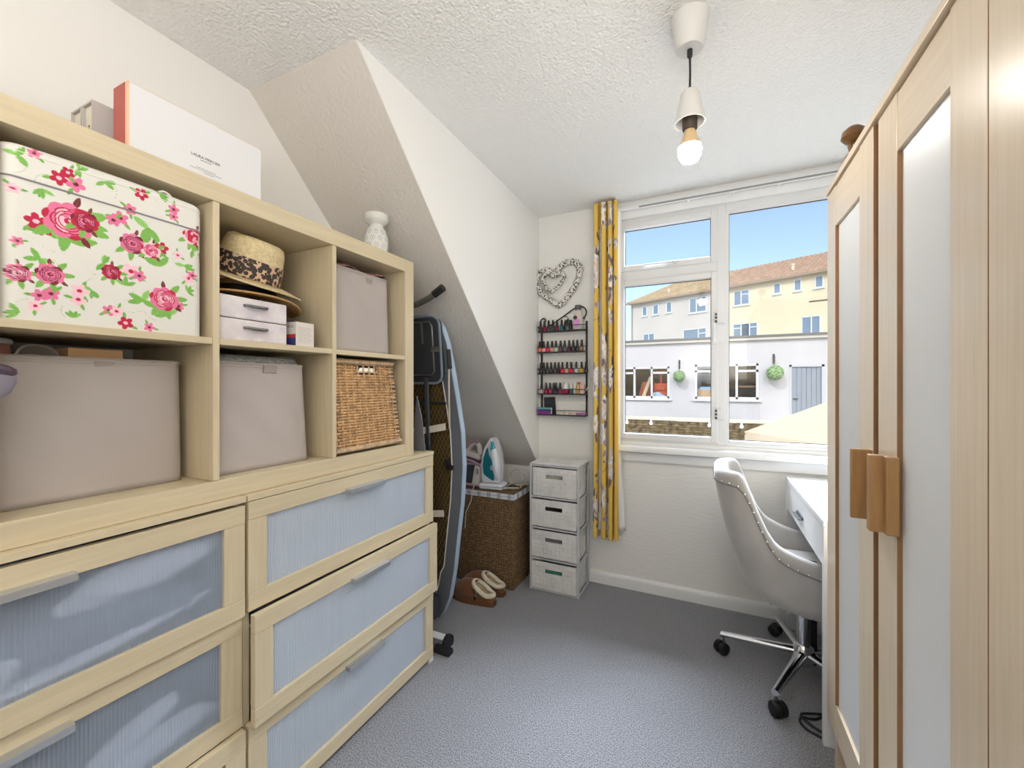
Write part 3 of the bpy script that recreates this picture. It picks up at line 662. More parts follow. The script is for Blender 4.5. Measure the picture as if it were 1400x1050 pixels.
g = G(); NC, NRW = 11, 30
for j in range(NRW):
    for i in range(NC):
        s0, s1 = i/NC, (i+1)/NC; t0, t1 = (j+.06)/NRW*.94+.03, (j+.94)/NRW*.94+.03
        cs_, ct = (s0+s1)/2, (t0+t1)/2
        if .36 < cs_ < .70 and .86 < ct < .965: continue
        up = (i+j)%2
        if i in (0,NC-1) and j%2==0: continue
        n = 5; vs = []
        for q in range(n):
            u = q/(n-1); s_ = s0+(s1-s0)*u+(-.02 if q==0 else .02 if q==n-1 else 0); bul = (.006*math.sin(math.pi*u) if up else .006*(1-math.sin(math.pi*u))*.5)-.006
            for tt,dd_ in ((t0,0),((t0+t1)/2,.0035),(t1,0)): vs.append(wf(s_,tt,bul+dd_))
        g.add(vs,[(3*q+k,3*q+3+k,3*q+4+k,3*q+1+k) for q in range(n-1) for k in range(2)])
stuff(obj('weave', g, M_wick, wb, smooth=2))
g = G()
for i in range(NC): g.tube([wf((i+.5)/NC,t,-.004) for t in np.linspace(.02,.98,8)],.0035,5)
stuff(obj('stake', g, M_wrim, wb, smooth=True))
for nm,t_ in (('lower_rim',.03),('upper_rim',.985)):
    g = G()
    for i in range(40):
        s0 = i/40; p, q = Vector(wf(s0,t_-.025,.004)), Vector(wf(s0+.03,t_+.02,.004)); g.tube([p,(p+q)/2+Vector((.005,0,0)),q],.0042,5)
    stuff(obj(nm, g, M_wrim, wb, smooth=2))
g = G()
for k in range(22): p = Vector(wf(1,k/22,0)); g.tube([p+Vector((-.02,0,0)),p+Vector((.002,-.004,.005)),p+Vector((.0,-.03,.004))],.003,5)
stuff(obj('corner_binding', g, M_wrim, wb, smooth=2))
obj('grip_rim', G().tube([wf(.36,.87,.001),wf(.7,.87,.001),wf(.7,.955,.001),wf(.36,.955,.001)],.003,6,closed=True), M_wrim, wb)
obj('grip_plate', G().add([wf(.42,.872,-.005),wf(.68,.872,-.005),wf(.66,.92,-.003),wf(.44,.92,-.003)],[(0,1,2,3)]), M_chrome, wb, solid=.001)
# things in the bins
tag(obj('cardboard_box', G().box(-1.40,-1.215,.385,.475,1.15,1.278), mat('brown_card', srgb(196,156,112), .8), bevel=.001), 'brown cardboard box poking out of the largest taupe bin', 'box')
g = G().lathe([(.001,-.16),(.034,-.16),(.034,.0),(.030,.0),(.028,-.03)], (0,0,0), 20, R=Matrix.Rotation(math.radians(62),3,'Y'))
g.v = [(x-1.255,y+.355,z+1.255) for x,y,z in g.v]
tag(obj('white_tube', g, mat('dusty_white', srgb(206,200,192), .6), smooth=True), 'pale grey tube lying in the largest taupe bin beside the cardboard box', 'tube')
sh = thing('pink_shoe', 'dusty pink shoe with a pale collar in the largest taupe bin', 'shoe', (-1.3,.3,1.18))
def shf(u,v):
    a = 2*math.pi*u; k = math.sin(math.pi*(.08+.92*v)*.5)
    return (-1.29+.075*math.cos(a)*(1-.35*v), .292+.04*math.sin(a)*(1-.3*v), 1.185+.1*v)
obj('upper', G().grid(shf,24,8,True), mat('dusty_pink', srgb(176,120,112), .8), sh, smooth=2, solid=.004)
obj('collar', G().tube([Vector(shf(u,1)) for u in np.linspace(0,1,25)[:-1]],.006,8,closed=True), mat('shoe_collar', srgb(200,198,196), .8), sh, smooth=True)
nr = thing('rolled_newspaper', 'rolled newspaper lying in the lower middle taupe bin', 'newspaper', (-1.22,.77,1.235))
def nf(u,v):
    a = 2*math.pi*1.6*u; r = .026+.004*u; return (-1.20+r*math.cos(a), .652+.235*v, 1.262+r*math.sin(a)*.75)
M_news = mat('newsprint', srgb(150,152,152), .9, noise=(320,.45), stretch=(1,.25,1))
obj('roll', G().grid(nf,60,10), M_news, nr, smooth=2, solid=.001)
obj('masthead', G().box(-1.176,-1.1725,.70,.80,1.252,1.268), mat('newsprint_pale', srgb(205,205,200), .9), nr)
tag(obj('black_jar', G().lathe([(.03,0),(.032,.005),(.032,.055),(.028,.06)],(-1.23,.653,1.215),16), M_black, smooth=True), 'black jar beside the rolled newspaper in the lower middle bin', 'jar')
def scf(u,v):
    y = 1.005+.265*u; x = -1.40+.235*v; return (x+.012*math.sin(9*u), y, 1.617+.018*math.sin(7*u+3*v)**2*(1-u*.2)+.012*math.sin(13*u+2)*v-.006*(v>.9))
sc_ = tag(obj('folded_scarf', G().grid(scf,50,20), mat('dark_scarf', srgb(40,38,48), .9, noise=(55,.6,(.45,.22,.17,1))), smooth=2, solid=.006), 'dark patterned scarf spread over the bin in the upper right cube', 'scarf')
# cap hanging at the left edge, on the divider front
cp = thing('felt_hat', 'mauve grey felt hat with glossy band hung at the left end of the shelf', 'hat', (-1.09,.236,1.165))
g = G(); g.lathe([(.001,-.03),(.016,-.028),(.034,-.014),(.041,.004),(.040,.022),(.034,.03)],(-1.083,.239,1.2),24,.5,1)
obj('crown', g, mat('mauve_felt', srgb(150,144,158), .85, bump=(300,.2,.001)), cp, smooth=True)
obj('glossy_band', G().tube([(-1.083+.018*math.cos(a),.238+.034*math.sin(a),1.231-.3*.034*math.sin(a)) for a in np.linspace(0,6.283,25)[:-1]],.009,8,closed=True), mat('glossy_mauve', srgb(110,92,108), .15, .5), cp, smooth=True)

# ------------------------------------------------------------------ hats, cases, carton
M_straw = mat('straw', srgb(226,206,160), .8, bump=(260,.5,.003), noise=(120,.15)); M_straw2 = mat('tan_straw', srgb(196,152,98), .8, bump=(260,.4,.003), noise=(120,.15))
M_leo = mat('leopard_band', srgb(214,178,140), .7); N,L,b = nodes_of(M_leo)
tc = N.new('ShaderNodeTexCoord'); v1 = N.new('ShaderNodeTexVoronoi'); v1.inputs['Scale'].default_value = 92; L.new(tc.outputs['Object'], v1.inputs['Vector'])
r1 = N.new('ShaderNodeValToRGB'); L.new(v1.outputs['Distance'], r1.inputs[0]); r1.color_ramp.interpolation = 'CONSTANT'
r1.color_ramp.elements[0].color = (.05,.035,.03,1); r1.color_ramp.elements[0].position = 0
e1 = r1.color_ramp.elements[1]; e1.position = .6; e1.color = (.66,.46,.3,1)
L.new(r1.outputs[0], b.inputs['Base Color'])
def hat(name, label, c, cx, cy, bx, by, h, tilt, roll, m, band, lining, droop, side):
    t = thing(name, label, 'hat', (0,0,0))
    PR = [(1,0),(.99,.2),(.965,.5),(.93,.78),(.86,.93),(.72,1.0),(.4,1.0),(.02,.97)]
    def crown(u,v):
        a = 2*math.pi*u; q = v*(len(PR)-1); i = min(int(q),len(PR)-2); k = q-i
        r = PR[i][0]*(1-k)+PR[i+1][0]*k; z = PR[i][1]*(1-k)+PR[i+1][1]*k
        pinch = 1-.13*max(0,math.cos(a-.9))**3*v
        crease = -.2*math.exp(-(math.sin(a)*r/.26)**2)*max(0,(v-.5)/.5)
        return (r*cx*math.sin(a)*pinch, r*cy*math.cos(a)*pinch, (z+crease+.10*max(0,-math.cos(a))*v*0)*h)
    def brim(u,v):
        a = 2*math.pi*u
        z = -droop*v*v-side*v**1.6*max(0,math.cos(a))**2
        return ((cx+(bx-cx)*v)*math.sin(a), (cy+(by-cy)*v)*math.cos(a), z)
    obj('crown', G().grid(crown,56,30,True), m, t, smooth=2)
    obj('brim', G().grid(brim,72,12,True), m, t, smooth=2, solid=.003)
    obj('brim_edge', G().tube([Vector(brim(u,1)) for u in np.linspace(0,1,73)[:-1]],.0028,6,closed=True), m, t, smooth=True)
    def bnd(u,v):
        p = crown(u,.015+.27*v); return (p[0]*1.025,p[1]*1.025,p[2]+.001)
    obj('band', G().grid(bnd,56,8,True), band, t, smooth=2, solid=.002)
    if lining: obj('brim_lining', G().grid(lambda u,v: tuple(Vector(brim(u,v*.95))+Vector((0,0,-.0045))),72,8,True).grid(lambda u,v:(cx*.98*v*math.sin(2*math.pi*u),cy*.98*v*math.cos(2*math.pi*u),-.003),32,3,True), lining, t, smooth=2)  # navy layer under the brim and across the crown opening
    t.location = c; t.rotation_euler = (roll,tilt,0)
    return t
hat('straw_hat', 'tan wide-brimmed hat lying under the leopard-banded straw hat', (-1.242,.775,1.452), .07,.085,.128,.150,.05,-.05,-.05, M_straw2, M_black, None, .010, .012)  # black band fills the dark gap between the two brims
hat('straw_hat', 'straw trilby with a leopard print band on top of the tan hat', (-1.245,.777,1.518), .080,.090,.132,.160,.118,.36,-.07, M_straw, M_leo, mat('navy_underside', srgb(38,38,50), .9), .004, .014)
M_case = mat('mauve_floral_card', srgb(214,204,212), .6, noise=(26,.12,(.86,.82,.80,1)))
for z,lab in ((1.3165,'lower mauve floral storage case, under its twin in the hat cube'),(1.3765,'upper mauve floral storage case, directly beneath the hats')):
    t = thing('storage_case', lab, 'storage case', (-1.25,.73,z), 'mauve floral cases below the hats')
    obj('body', G().box(-1.38,-1.127,.632,.8205,z,z+.058), M_case, t, bevel=.004)
    g = G().tube([(-1.127,.695,z+.036),(-1.118,.70,z+.036),(-1.113,.712,z+.034),(-1.113,.742,z+.034),(-1.118,.754,z+.036),(-1.127,.759,z+.036)],[.004,.004,.005,.005,.004,.004],8)
    obj('handle', g, mat('pewter', srgb(150,148,148), .25, .9), t, smooth=True)
ct = thing('carton', 'small white carton with red and blue end print beside the mauve cases', 'carton', (-1.14,.876,1.3165))
obj('body', G().box(-1.165,-1.117,.843,.905,1.3165,1.389), mat('carton_white', srgb(228,220,212), .6), ct, bevel=.001)
obj('blue_print', G().box(-1.163,-1.119,.8424,.8432,1.318,1.341), mat('print_blue', srgb(52,62,128), .5), ct)
obj('red_print', G().box(-1.163,-1.119,.8424,.8432,1.341,1.352), mat('print_red', srgb(200,62,70), .5), ct)
M_ink = mat('ink', srgb(70,70,78), .7)
text('lettering', 'ACLE', .0115, M_ink, ct, Matrix(((1,0,0,-1.141),(0,0,-1,.8422),(0,1,0,1.372),(0,0,0,1))))
g = G()
for k in range(9): g.box(-1.1169,-1.1164,.85,.85+.04+.008*((k*5)%3)/2,1.328+k*.0055,1.3288+k*.0055)
obj('small_print', g, mat('ink_pale', srgb(176,164,158), .7), ct)
tag(obj('black_card_folder', G().hexa([(-1.34,.83,1.3165),(-1.19,.83,1.3165),(-1.19,.95,1.3165),(-1.34,.95,1.3165),(-1.32,.84,1.41),(-1.19,.845,1.418),(-1.18,.945,1.385),(-1.32,.945,1.38)]), mat('charcoal_card', srgb(64,58,60), .7), bevel=.002), 'charcoal card folder behind the small white carton', 'folder')

# ------------------------------------------------------------------ things on top of the shelf unit
ZT = SZ1
bx_ = thing('gift_box', 'flat white gift box with coral sides standing on the shelf unit', 'box', (-1.233,.635,ZT))
M_coral = mat('coral_card', srgb(188,96,86), .6); M_peach = mat('peach_edge', srgb(244,196,160), .6)
obj('tray', G().box(-1.267,-1.212,.4777,.792,ZT,1.8975), M_coral, bx_, bevel=.001)
obj('lid_edge', G().box(-1.212,-1.203,.4777,.792,ZT,1.8975), M_peach, bx_, bevel=.001)
obj('lid_face', G().box(-1.203,-1.200,.4815,.789,ZT+.003,1.8945), mat('white_card', srgb(232,232,234), .5), bx_)
Mx = onXplane(.641,1.792,-1.1997); text('lettering', 'LAURA MERCIER', .0095, M_ink, bx_, Mx)
text('small_lettering', 'PARIS  NEW YORK', .0032, M_ink, bx_, onXplane(.641,1.786,-1.1997))
g = G()
for z,a,b_ in ((1.765,.618,.665),(1.7605,.603,.68),(1.756,.635,.66)): g.box(-1.1999,-1.1996,a,b_,z,z+.0012)
obj('small_print', g, mat('ink_grey', srgb(150,148,146), .7), bx_)
M_gbook = mat('grey_slipcase', srgb(196,190,186), .7); M_pages = mat('page_cream', srgb(222,214,198), .8)
for (xa,xb,lab) in ((-1.352,-1.300,'grey boxed book touching the white gift box on the shelf unit'),(-1.41,-1.357,'grey boxed book, farther left of the pair beside the white gift box')):
    t = thing('boxed_book', lab, 'book', ((xa+xb)/2,.55,ZT), 'grey boxed books on the shelf unit')
    g = G().box(xa,xa+.004,.452,.66,ZT,1.866).box(xb-.004,xb,.452,.66,ZT,1.866).box(xa+.004,xb-.004,.452,.66,1.862,1.866).box(xa+.004,xb-.004,.452,.66,ZT,ZT+.004).box(xa+.004,xb-.004,.654,.66,ZT+.004,1.862)
    obj('slipcase', g, M_gbook, t)
    sp = obj('spine', G().box(xa+.0045,xb-.0045,.456,.65,ZT+.0045,1.8615), M_pages, t, bevel=.004)
    g = G()
    for k in range(9): g.box((xa+xb)/2-.002,(xa+xb)/2+.003,.4554,.4562,1.745+k*.008,1.75+k*.008)
    obj('spine_print', g, M_ink, t)
# glass bowl and pierced oil burner
M_gl = mat('clear_glass', (1,1,1,1), .03, trans=1, ior=1.3)
tag(obj('glass_bowl', G().lathe([(.03,0),(.045,.004),(.062,.03),(.068,.055),(.064,.055),(.058,.03),(.042,.009),(.001,.008)],(-1.36,1.235,ZT),32), M_gl, smooth=True), 'clear glass bowl on top of the shelf unit behind the pierced vase', 'bowl')
ob = thing('oil_burner', 'white pierced ceramic oil burner standing at the far end of the shelf unit top', 'oil burner', (-1.2,1.262,ZT))
prof = [(.030,0),(.040,.012),(.047,.045),(.046,.075),(.038,.105),(.027,.122),(.026,.130),(.040,.140),(.046,.150),(.047,.168),(.043,.172),(.040,.160),(.02,.150),(.001,.148)]
obj('body', G().lathe(prof,(-1.2,1.262,ZT),40), mat('white_ceramic', srgb(222,222,216), .2), ob, smooth=True)
g = G(); R_ = random.Random(5)
def pr(z):
    for (r0,z0),(r1,z1) in zip(prof,prof[1:]):
        if z0<=z<=z1: return r0+(r1-r0)*(z-z0)/(z1-z0)
for ci in range(10):
    for zi in (.04,.068,.095):
        a0 = 2*math.pi*ci/10+zi*11
        for k in range(7):
            a = a0+(.16*math.cos(k*1.047) if k<6 else 0); z = zi+(.008*math.sin(k*1.047) if k<6 else 0); r = pr(z)+.0002
            n = Vector((math.cos(a),math.sin(a),0)); s_ = Vector((-n.y,n.x,0))*.0016; u = Vector((0,0,.0022)); c = Vector((-1.2,1.262,ZT+z))+n*r
            g.add([c-s_,c-u,c+s_,c+u,c-s_-n*.002,c-u-n*.002,c+s_-n*.002,c+u-n*.002],[(0,1,2,3)])
stuff(obj('piercing', g, mat('pierced_shadow', srgb(40,38,36), .9), ob))

# ------------------------------------------------------------------ ironing board standing upright behind the chest
ib = thing('ironing_board', 'tall folded ironing board with grey blue cover standing behind the chest end', 'ironing board', (0,0,0))
hw = [(.012,.035),(.05,.062),(.13,.10),(.2,.118),(.3,.141),(.44,.165),(.63,.2),(.81,.222),(.98,.224),(1.15,.205),(1.3,.185),(1.40,.17),(1.47,.148),(1.515,.118),(1.54,.07)]
def outline(ins):
    P = []
    for z,x in hw: P.append((max(.004,x-ins), z+ins*(1 if z<.3 else (-1 if z>1.45 else 0))))
    return P+[(-x,z) for x,z in reversed(P)]
fl = lambda a,b_,d: (a,d,b_)
M_cover = mat('ironing_cover', srgb(102,107,116), .8, noise=(6,.1), sheen=.3); M_coverlit = mat('ironing_cover_blue_lit', srgb(176,196,216), .75, noise=(8,.06))  # cover side painted paler blue for its edge highlight, border kept grey
obj('cover', G().prism(outline(0), fl, .006, .045), M_coverlit, ib, bevel=.014)
def bandg(i0_,i1_,d0,d1):
    a, b_ = outline(i0_), outline(i1_); n = len(a); g = G(); vs = [(p[0],d0,p[1]) for p in a]+[(p[0],d1,p[1]) for p in b_]
    return g.add(vs,[(i,(i+1)%n,(i+1)%n+n,i+n) for i in range(n)])
obj('cover_border', bandg(.004,.062,.003,.0045), M_cover, ib, solid=.002)
obj('drawstring', G().tube([(x,.001,z) for x,z in outline(.062)],.0035,6,closed=True), mat('drawstring', srgb(222,214,208), .8), ib, smooth=True)
# expanded-metal top seen from below
M_mesh = mat('mesh_bronze', srgb(150,122,62), .5, .3); M_meshback = mat('mesh_backing', srgb(70,54,30), .8)
obj('mesh_backing', G().prism(outline(.06), fl, .0048, .0058), M_meshback, ib)
g = G()
def inside(x,z):
    for (za,xa),(zb,xb) in zip([(z_,x_) for z_,x_ in hw],[(z_,x_) for z_,x_ in hw][1:]):
        if za<=z<=zb: return abs(x) < xa+(xb-xa)*(z-za)/(zb-za)-.064
    return False
pz = .021
for j in range(14,62):
    z = j*pz
    for i in range(-9,10):
        x = i*.022+(j%2)*.011
        if inside(x,z) and inside(x+.011,z+pz) :
            for sx_ in (-1,1):
                p, q = Vector((x,.004,z)), Vector((x+sx_*.011,.004,z+pz)); n_ = Vector((.0014,0,0))
                g.add([p-n_,p+n_,q+n_,q-n_],[(0,1,2,3)])
stuff(obj('mesh_strand', g, M_mesh, ib))
# iron rest tray in the square end
g = G(); tr_ = []
for a in np.linspace(0,math.pi/2,6): tr_.append((.105+.05*math.cos(a),1.485+.04*math.sin(a)))
for a in np.linspace(0,math.pi/2,6): tr_.append((-.105-.05*math.sin(a),1.485+.04*math.cos(a)))
for a in np.linspace(0,math.pi/2,6): tr_.append((-.115-.04*math.cos(a),1.255-.04*math.sin(a)))
for a in np.linspace(0,math.pi/2,6): tr_.append((.115+.04*math.sin(a),1.255-.04*math.cos(a)))
obj('iron_rest', G().prism(tr_, fl, -.03, -.002), mat('iron_rest_dark', srgb(58,60,66), .5), ib, bevel=.006)
obj('iron_rest_rim', G().tube([(x,-.03,z) for x,z in tr_],.006,6,closed=True), mat('iron_rest_rim_blue', srgb(120,134,150), .4), ib, smooth=True)
obj('rest_wire', G().tube([(.105,-.04,1.5),(.12,-.04,1.48),(.12,-.04,1.27),(.105,-.04,1.255),(-.1,-.04,1.255),(-.115,-.04,1.27),(-.115,-.04,1.48),(-.1,-.04,1.5)],.004,6,closed=True), M_grey, ib, smooth=True)
for s_ in (-1,1):
    obj('rest_brace', G().box(*sorted((s_*.06,s_*.07)),-.044,-.04,1.40,1.5), M_grey, ib).rotation_euler = (0,0,0)
obj('rest_clip', G().box(.11,.165,-.044,-.036,1.36,1.385), M_grey, ib, bevel=.002)
# frame tubes, straps, catches
def tb(name, pts, r, m): return obj(name, G().tube(pts,r,8), m, ib, smooth=True)
tb('side_rail', [(.185,-.012,1.30),(.178,-.012,1.22),(.172,-.012,1.1),(.168,-.012,1.0)],.0045,mat('rail_cream', srgb(206,196,182), .4))
tb('rail_joint', [(.186,-.014,1.37),(.19,-.014,1.28)],.011,M_black)
for x in (.045,-.07): tb('leg', [(x+.02,-.03,1.24),(x+.012,-.04,.8),(x+.0,-.05,.4),(x-.01,-.05,.06)],.013,M_dgrey)
tb('leg_wire', [(-.03,-.03,1.25),(-.02,-.05,.95),(.01,-.045,.80)],.003,M_grey)
tb('crossbar', [(-.09,-.03,1.13),(.16,-.02,1.12)],.006,M_dgrey)
M_strap = mat('elastic_strap', srgb(214,204,190), .8)
def strap(x0,x1,z0_,z1_): obj('strap', G().hexa([(x0,-.075,z0_),(x1,-.012,z1_),(x1,-.009,z1_),(x0,-.072,z0_),(x0,-.075,z0_+.032),(x1,-.012,z1_+.034),(x1,-.009,z1_+.034),(x0,-.072,z0_+.032)]), M_strap, ib, bevel=.001)
strap(-.02,.145,.965,.99); strap(.0,.105,.57,.56)
obj('catch', G().box(.138,.175,-.022,-.004,.80,.822), M_black, ib, bevel=.004); obj('catch', G().box(.13,.16,-.02,-.004,.822,.845), M_black, ib, bevel=.004)
obj('lever', G().grid(lambda u,v: (.055+.07*u,-.075-.012*math.sin(math.pi*u),.79-.05*u*u+.012*(v-.5)*(1-u)),10,4), M_black, ib, smooth=2, solid=.006)
obj('pivot', G().lathe([(.03,-.02),(.034,0),(.03,.02)],(.015,-.05,.10),16,R=Matrix.Rotation(math.pi/2,3,'Y')).box(-.03,.05,-.065,-.02,.05,.16), mat('joint_grey', srgb(70,74,80), .4), ib, smooth=True)
# T feet: one near the top, one on the carpet in front
tb('foot_tube', [(-.30,-.055,1.60),(-.05,-.055,1.572),(.06,-.055,1.582),(.13,-.055,1.605),(.165,-.055,1.622)],.0145,M_grey)
tb('foot_cap', [(.155,-.055,1.617),(.205,-.055,1.643)],.018,M_black)
tb('stem', [(-.04,-.055,1.575),(-.03,-.04,1.25)],.013,M_dgrey)
tb('foot_tube', [(-.22,-.20,.034),(.165,-.20,.030)],.0155,M_grey)
tb('foot_cap', [(.155,-.20,.030),(.235,-.20,.0305)],.021,M_black)
obj('foot_plate', G().box(.02,.17,-.165,-.13,.045,.051), M_white, ib, bevel=.001); obj('foot_wheel', G().lathe([(.034,-.01),(.036,0),(.034,.01)],(.19,-.155,.037),18,R=Matrix.Rotation(math.pi/2,3,'Y')), M_black, ib, smooth=True)
tb('stem', [(-.05,-.18,.04),(-.03,-.07,.10)],.013,M_dgrey)
ib.location = (-1.267,1.742,0); ib.rotation_euler = (math.atan(.1),0,0)
# dark slim bag standing on the chest
sb = thing('slim_bag', 'slim dark navy bag with a red tab standing on the chest beside the shelf unit', 'bag', (-1.25,1.425,.911))
def bag(u,v):
    a = 2*math.pi*u; k = 1-.35*v**3
    return (-1.255+.078*math.cos(a)*k, 1.426+.028*math.sin(a)*(1-.55*v), .911+.31*v)
obj('body', G().grid(bag,32,14,True), mat('navy_nylon', srgb(38,42,54), .6), sb, smooth=2)
obj('red_tab', G().box(-1.225,-1.205,1.405,1.43,1.205,1.235), mat('tab_red', srgb(210,40,60), .6), sb, bevel=.003)
obj('white_tab', G().box(-1.225,-1.205,1.405,1.43,1.17,1.204), M_white, sb, bevel=.003)
gs = thing('grey_panel', 'thin grey folded card leaning on the dark bag at the chest end', 'card', (-1.19,1.465,.911))
obj('sheet', G().prism([(-1.18,.911),(-1.11,.911),(-1.13,1.06),(-1.155,1.15)], lambda a,b_,d: (a,d,b_), 1.458,1.463), mat('grey_card', srgb(116,116,124), .6), gs)

# ------------------------------------------------------------------ laundry basket, irons, slippers
M_sea = mat('seagrass', srgb(124,98,68), .85, noise=(70,.45)); M_seab = mat('seagrass_shadow', srgb(58,42,26), .9)
lb = thing('laundry_basket', 'square brown seagrass laundry basket under the sloping eaves', 'basket', (-1.22,2.29,0))
LX0, LX1, LY0, LY1 = -1.42,-1.022,2.172,2.425
obj('core', G().box(LX0+.006,LX1-.006,LY0+.006,LY1-.006,0.002,.535), M_seab, lb)
def weave(fn, nu, nv):
    g = G()
    for j in range(nv):
        for i in range(nu):
            if (i+j)%2: s0,s1,t0,t1 = i-.22,i+1.22,j+.12,j+.88
            else: s0,s1,t0,t1 = i+.12,i+.88,j-.15,j+1.15
            s0,s1,t0,t1 = max(0,s0)/nu,min(nu,s1)/nu,max(0,t0)/nv,min(nv,t1)/nv
            sm, tm = (s0+s1)/2,(t0+t1)/2
            g.add([fn(s0,t0,0),fn(sm,t0,.002),fn(s1,t0,0),fn(s0,tm,.002),fn(sm,tm,.007),fn(s1,tm,.002),fn(s0,t1,0),fn(sm,t1,.002),fn(s1,t1,0)],[(0,1,4,3),(1,2,5,4),(3,4,7,6),(4,5,8,7)])
    return g
stuff(obj('weave', weave(lambda s_,t_,d: (LX0+(LX1-LX0)*s_,LY0+.004-d,.003+.53*t_),24,32), M_sea, lb, smooth=2))
stuff(obj('weave', weave(lambda s_,t_,d: (LX1-.004+d,LY0+(LY1-LY0)*s_,.003+.53*t_),15,32), M_sea, lb, smooth=2))
lidb = obj('lid', G().box(LX0,LX1,LY0,LY1,.536,.558), M_seab, lb, bevel=.004)
stuff(obj('weave', weave(lambda s_,t_,d: (LX0+(LX1-LX0)*s_,LY0+(LY1-LY0)*t_,.556+d),22,14), M_sea, lidb, smooth=2))
trm = obj('cloth_trim', G().box(LX0-.003,LX1+.003,LY0-.004,LY0-.001,.528,.56).box(LX1+.001,LX1+.004,LY0-.004,LY1,.528,.56), mat('gingham_cloth', srgb(222,224,230), .9), lidb)
g = G(); M_navy = mat('navy_stripe', srgb(62,74,104), .9)
for k in range(6):
    for dx in (-.008,.0,.008): g.box(LX0+.03+k*.068+dx,LX0+.033+k*.068+dx,LY0-.0046,LY0-.004,.529,.559)
for k in range(3):
    for dx in (-.008,.0,.008): g.box(LX1+.004,LX1+.0046,LY0+.05+k*.07+dx,LY0+.053+k*.07+dx,.529,.559)
g.box(LX0,LX1,LY0-.0046,LY0-.004,.543,.5445)
stuff(obj('stripe', g, M_navy, trm))
# steam iron standing on its heel: profile in its own x (across) / z (up)
M_teal = mat('teal_plastic', srgb(32,132,150), .2, trans=.2); M_iw = mat('iron_white', srgb(234,236,242), .3); M_icable = mat('iron_cable', srgb(206,198,188), .6)
ir = thing('steam_iron', 'white and teal steam iron standing on its heel on the laundry basket', 'iron', (0,0,0))
prf = [(.0,.075),(.02,.082),(.06,.086),(.10,.082),(.14,.07),(.18,.05),(.215,.025),(.24,.004)]     # height, half width
def body(y0,y1,k0,k1,z0=0):
    pts = [(-w_*1,z+z0) for z,w_ in prf]; return pts
P = [(-.052,.028),(-.058,.06),(-.062,.11),(-.056,.155),(-.038,.20),(-.008,.245),(.004,.252),(.013,.243),(.03,.2),(.045,.16),(.052,.11),(.05,.06),(.052,.028)]
obj('soleplate', G().prism(P, fl, .045, .052), M_alu, ir, bevel=.002)
obj('shell', G().prism(P, fl, -.045, .044), M_iw, ir, bevel=.016)
obj('water_tank', G().prism([(-.04,.075),(-.044,.11),(-.04,.15),(-.026,.19),(-.014,.205),(-.008,.17),(.012,.13),(.024,.10),(.02,.04),(-.005,.05),(-.03,.065)], fl, -.052, -.02), M_teal, ir, bevel=.004)
obj('dial', G().lathe([(.013,0),(.013,.006),(.010,.008)],(.014,-.05,.105),18,R=Matrix.Rotation(math.pi/2,3,'X')), mat('dial_grey', srgb(196,204,220), .3), ir, smooth=True)
obj('grip', G().tube([(.01,-.045,.215),(.03,-.075,.185),(.042,-.088,.14),(.045,-.082,.09),(.042,-.05,.055)],[.014,.017,.018,.017,.014],12), M_iw, ir, smooth=True)
obj('spray_button', G().ball((.022,-.07,.198),(.016,.014,.022)).ball((.018,-.066,.222),(.01,.01,.014)), mat('teal_button', srgb(64,170,190), .3), ir, smooth=True)
obj('thumb_key', G().box(.028,.046,-.106,-.09,.145,.172), M_iw, ir, bevel=.005)
obj('heel', G().prism([(-.06,0),(.07,0),(.074,.012),(.062,.027),(-.06,.027),(-.065,.012)], fl, -.06, .05), M_iw, ir, bevel=.006)
obj('heel_line', G().prism([(-.0655,.012),(.0745,.012),(.0745,.0145),(-.0655,.0145)], fl, -.0605, .0505), mat('heel_line_blue', srgb(120,132,160), .5), ir)
g = G()
for k in range(11): g.box(-.0515,-.049,-.0455,-.0445,.075+k*.007,.079+k*.007)
obj('side_print', g, M_ink, ir)
ir.location = (-1.205,2.262,.564); ir.rotation_euler = (0,0,math.radians(8)); ir.scale = (1.12,1,1.25)
cd = [(-1.13,2.31,.572),(-1.10,2.34,.585),(-1.09,2.38,.575)]
for k in range(26):
    a = k*.55; cd.append((-1.078+.062*math.cos(a)*(1-.006*k), 2.35+.012*math.sin(k*1.3), .618+.05*math.sin(a)+.008*math.sin(k)))
cd += [(-1.05,2.34,.575),(-1.035,2.30,.572)]
tag(obj('iron_cord', G().tube(smoothp(cd,4),.0036,6), M_icable, smooth=True), 'coiled white iron cord lying on the laundry basket lid', 'cord')
tag(obj('iron_cord', G().tube([(-1.16,2.222,.568),(-1.13,2.25,.568),(-1.10,2.255,.573),(-1.07,2.28,.569),(-1.045,2.30,.568)],[.004,.007,.005,.006,.0045],8), M_icable, smooth=True), 'white cord tail running in front of the teal iron', 'cord')
M_pink = mat('mauve_plastic', srgb(168,132,150), .35); M_gw = mat('generator_white', srgb(224,214,208), .35)
sg = thing('steam_generator', 'mauve and cream steam generator iron half hidden behind the ironing board', 'iron', (-1.36,2.3,.564))
obj('base', G().prism([(-1.43,.564),(-1.29,.564),(-1.278,.60),(-1.274,.66),(-1.285,.705),(-1.43,.705)], lambda a,b_,d: (a,d,b_), 2.225,2.37), M_gw, sg, bevel=.014)
obj('tank', G().prism([(-1.43,.585),(-1.335,.585),(-1.312,.70),(-1.43,.70)], lambda a,b_,d: (a,d,b_), 2.219,2.23), mat('smoked_tank', srgb(52,62,66), .12), sg, bevel=.004)
obj('skirt', G().box(-1.435,-1.28,2.218,2.375,.564,.578), M_pink, sg, bevel=.006)
obj('collar', G().grid(lambda u,v: (-1.43+.165*u, 2.221-.008*math.sin(math.pi*v), .735-.038*u*u+.03*(v-.5)*(1-.3*u)),14,8), M_pink, sg, smooth=2, solid=.012)
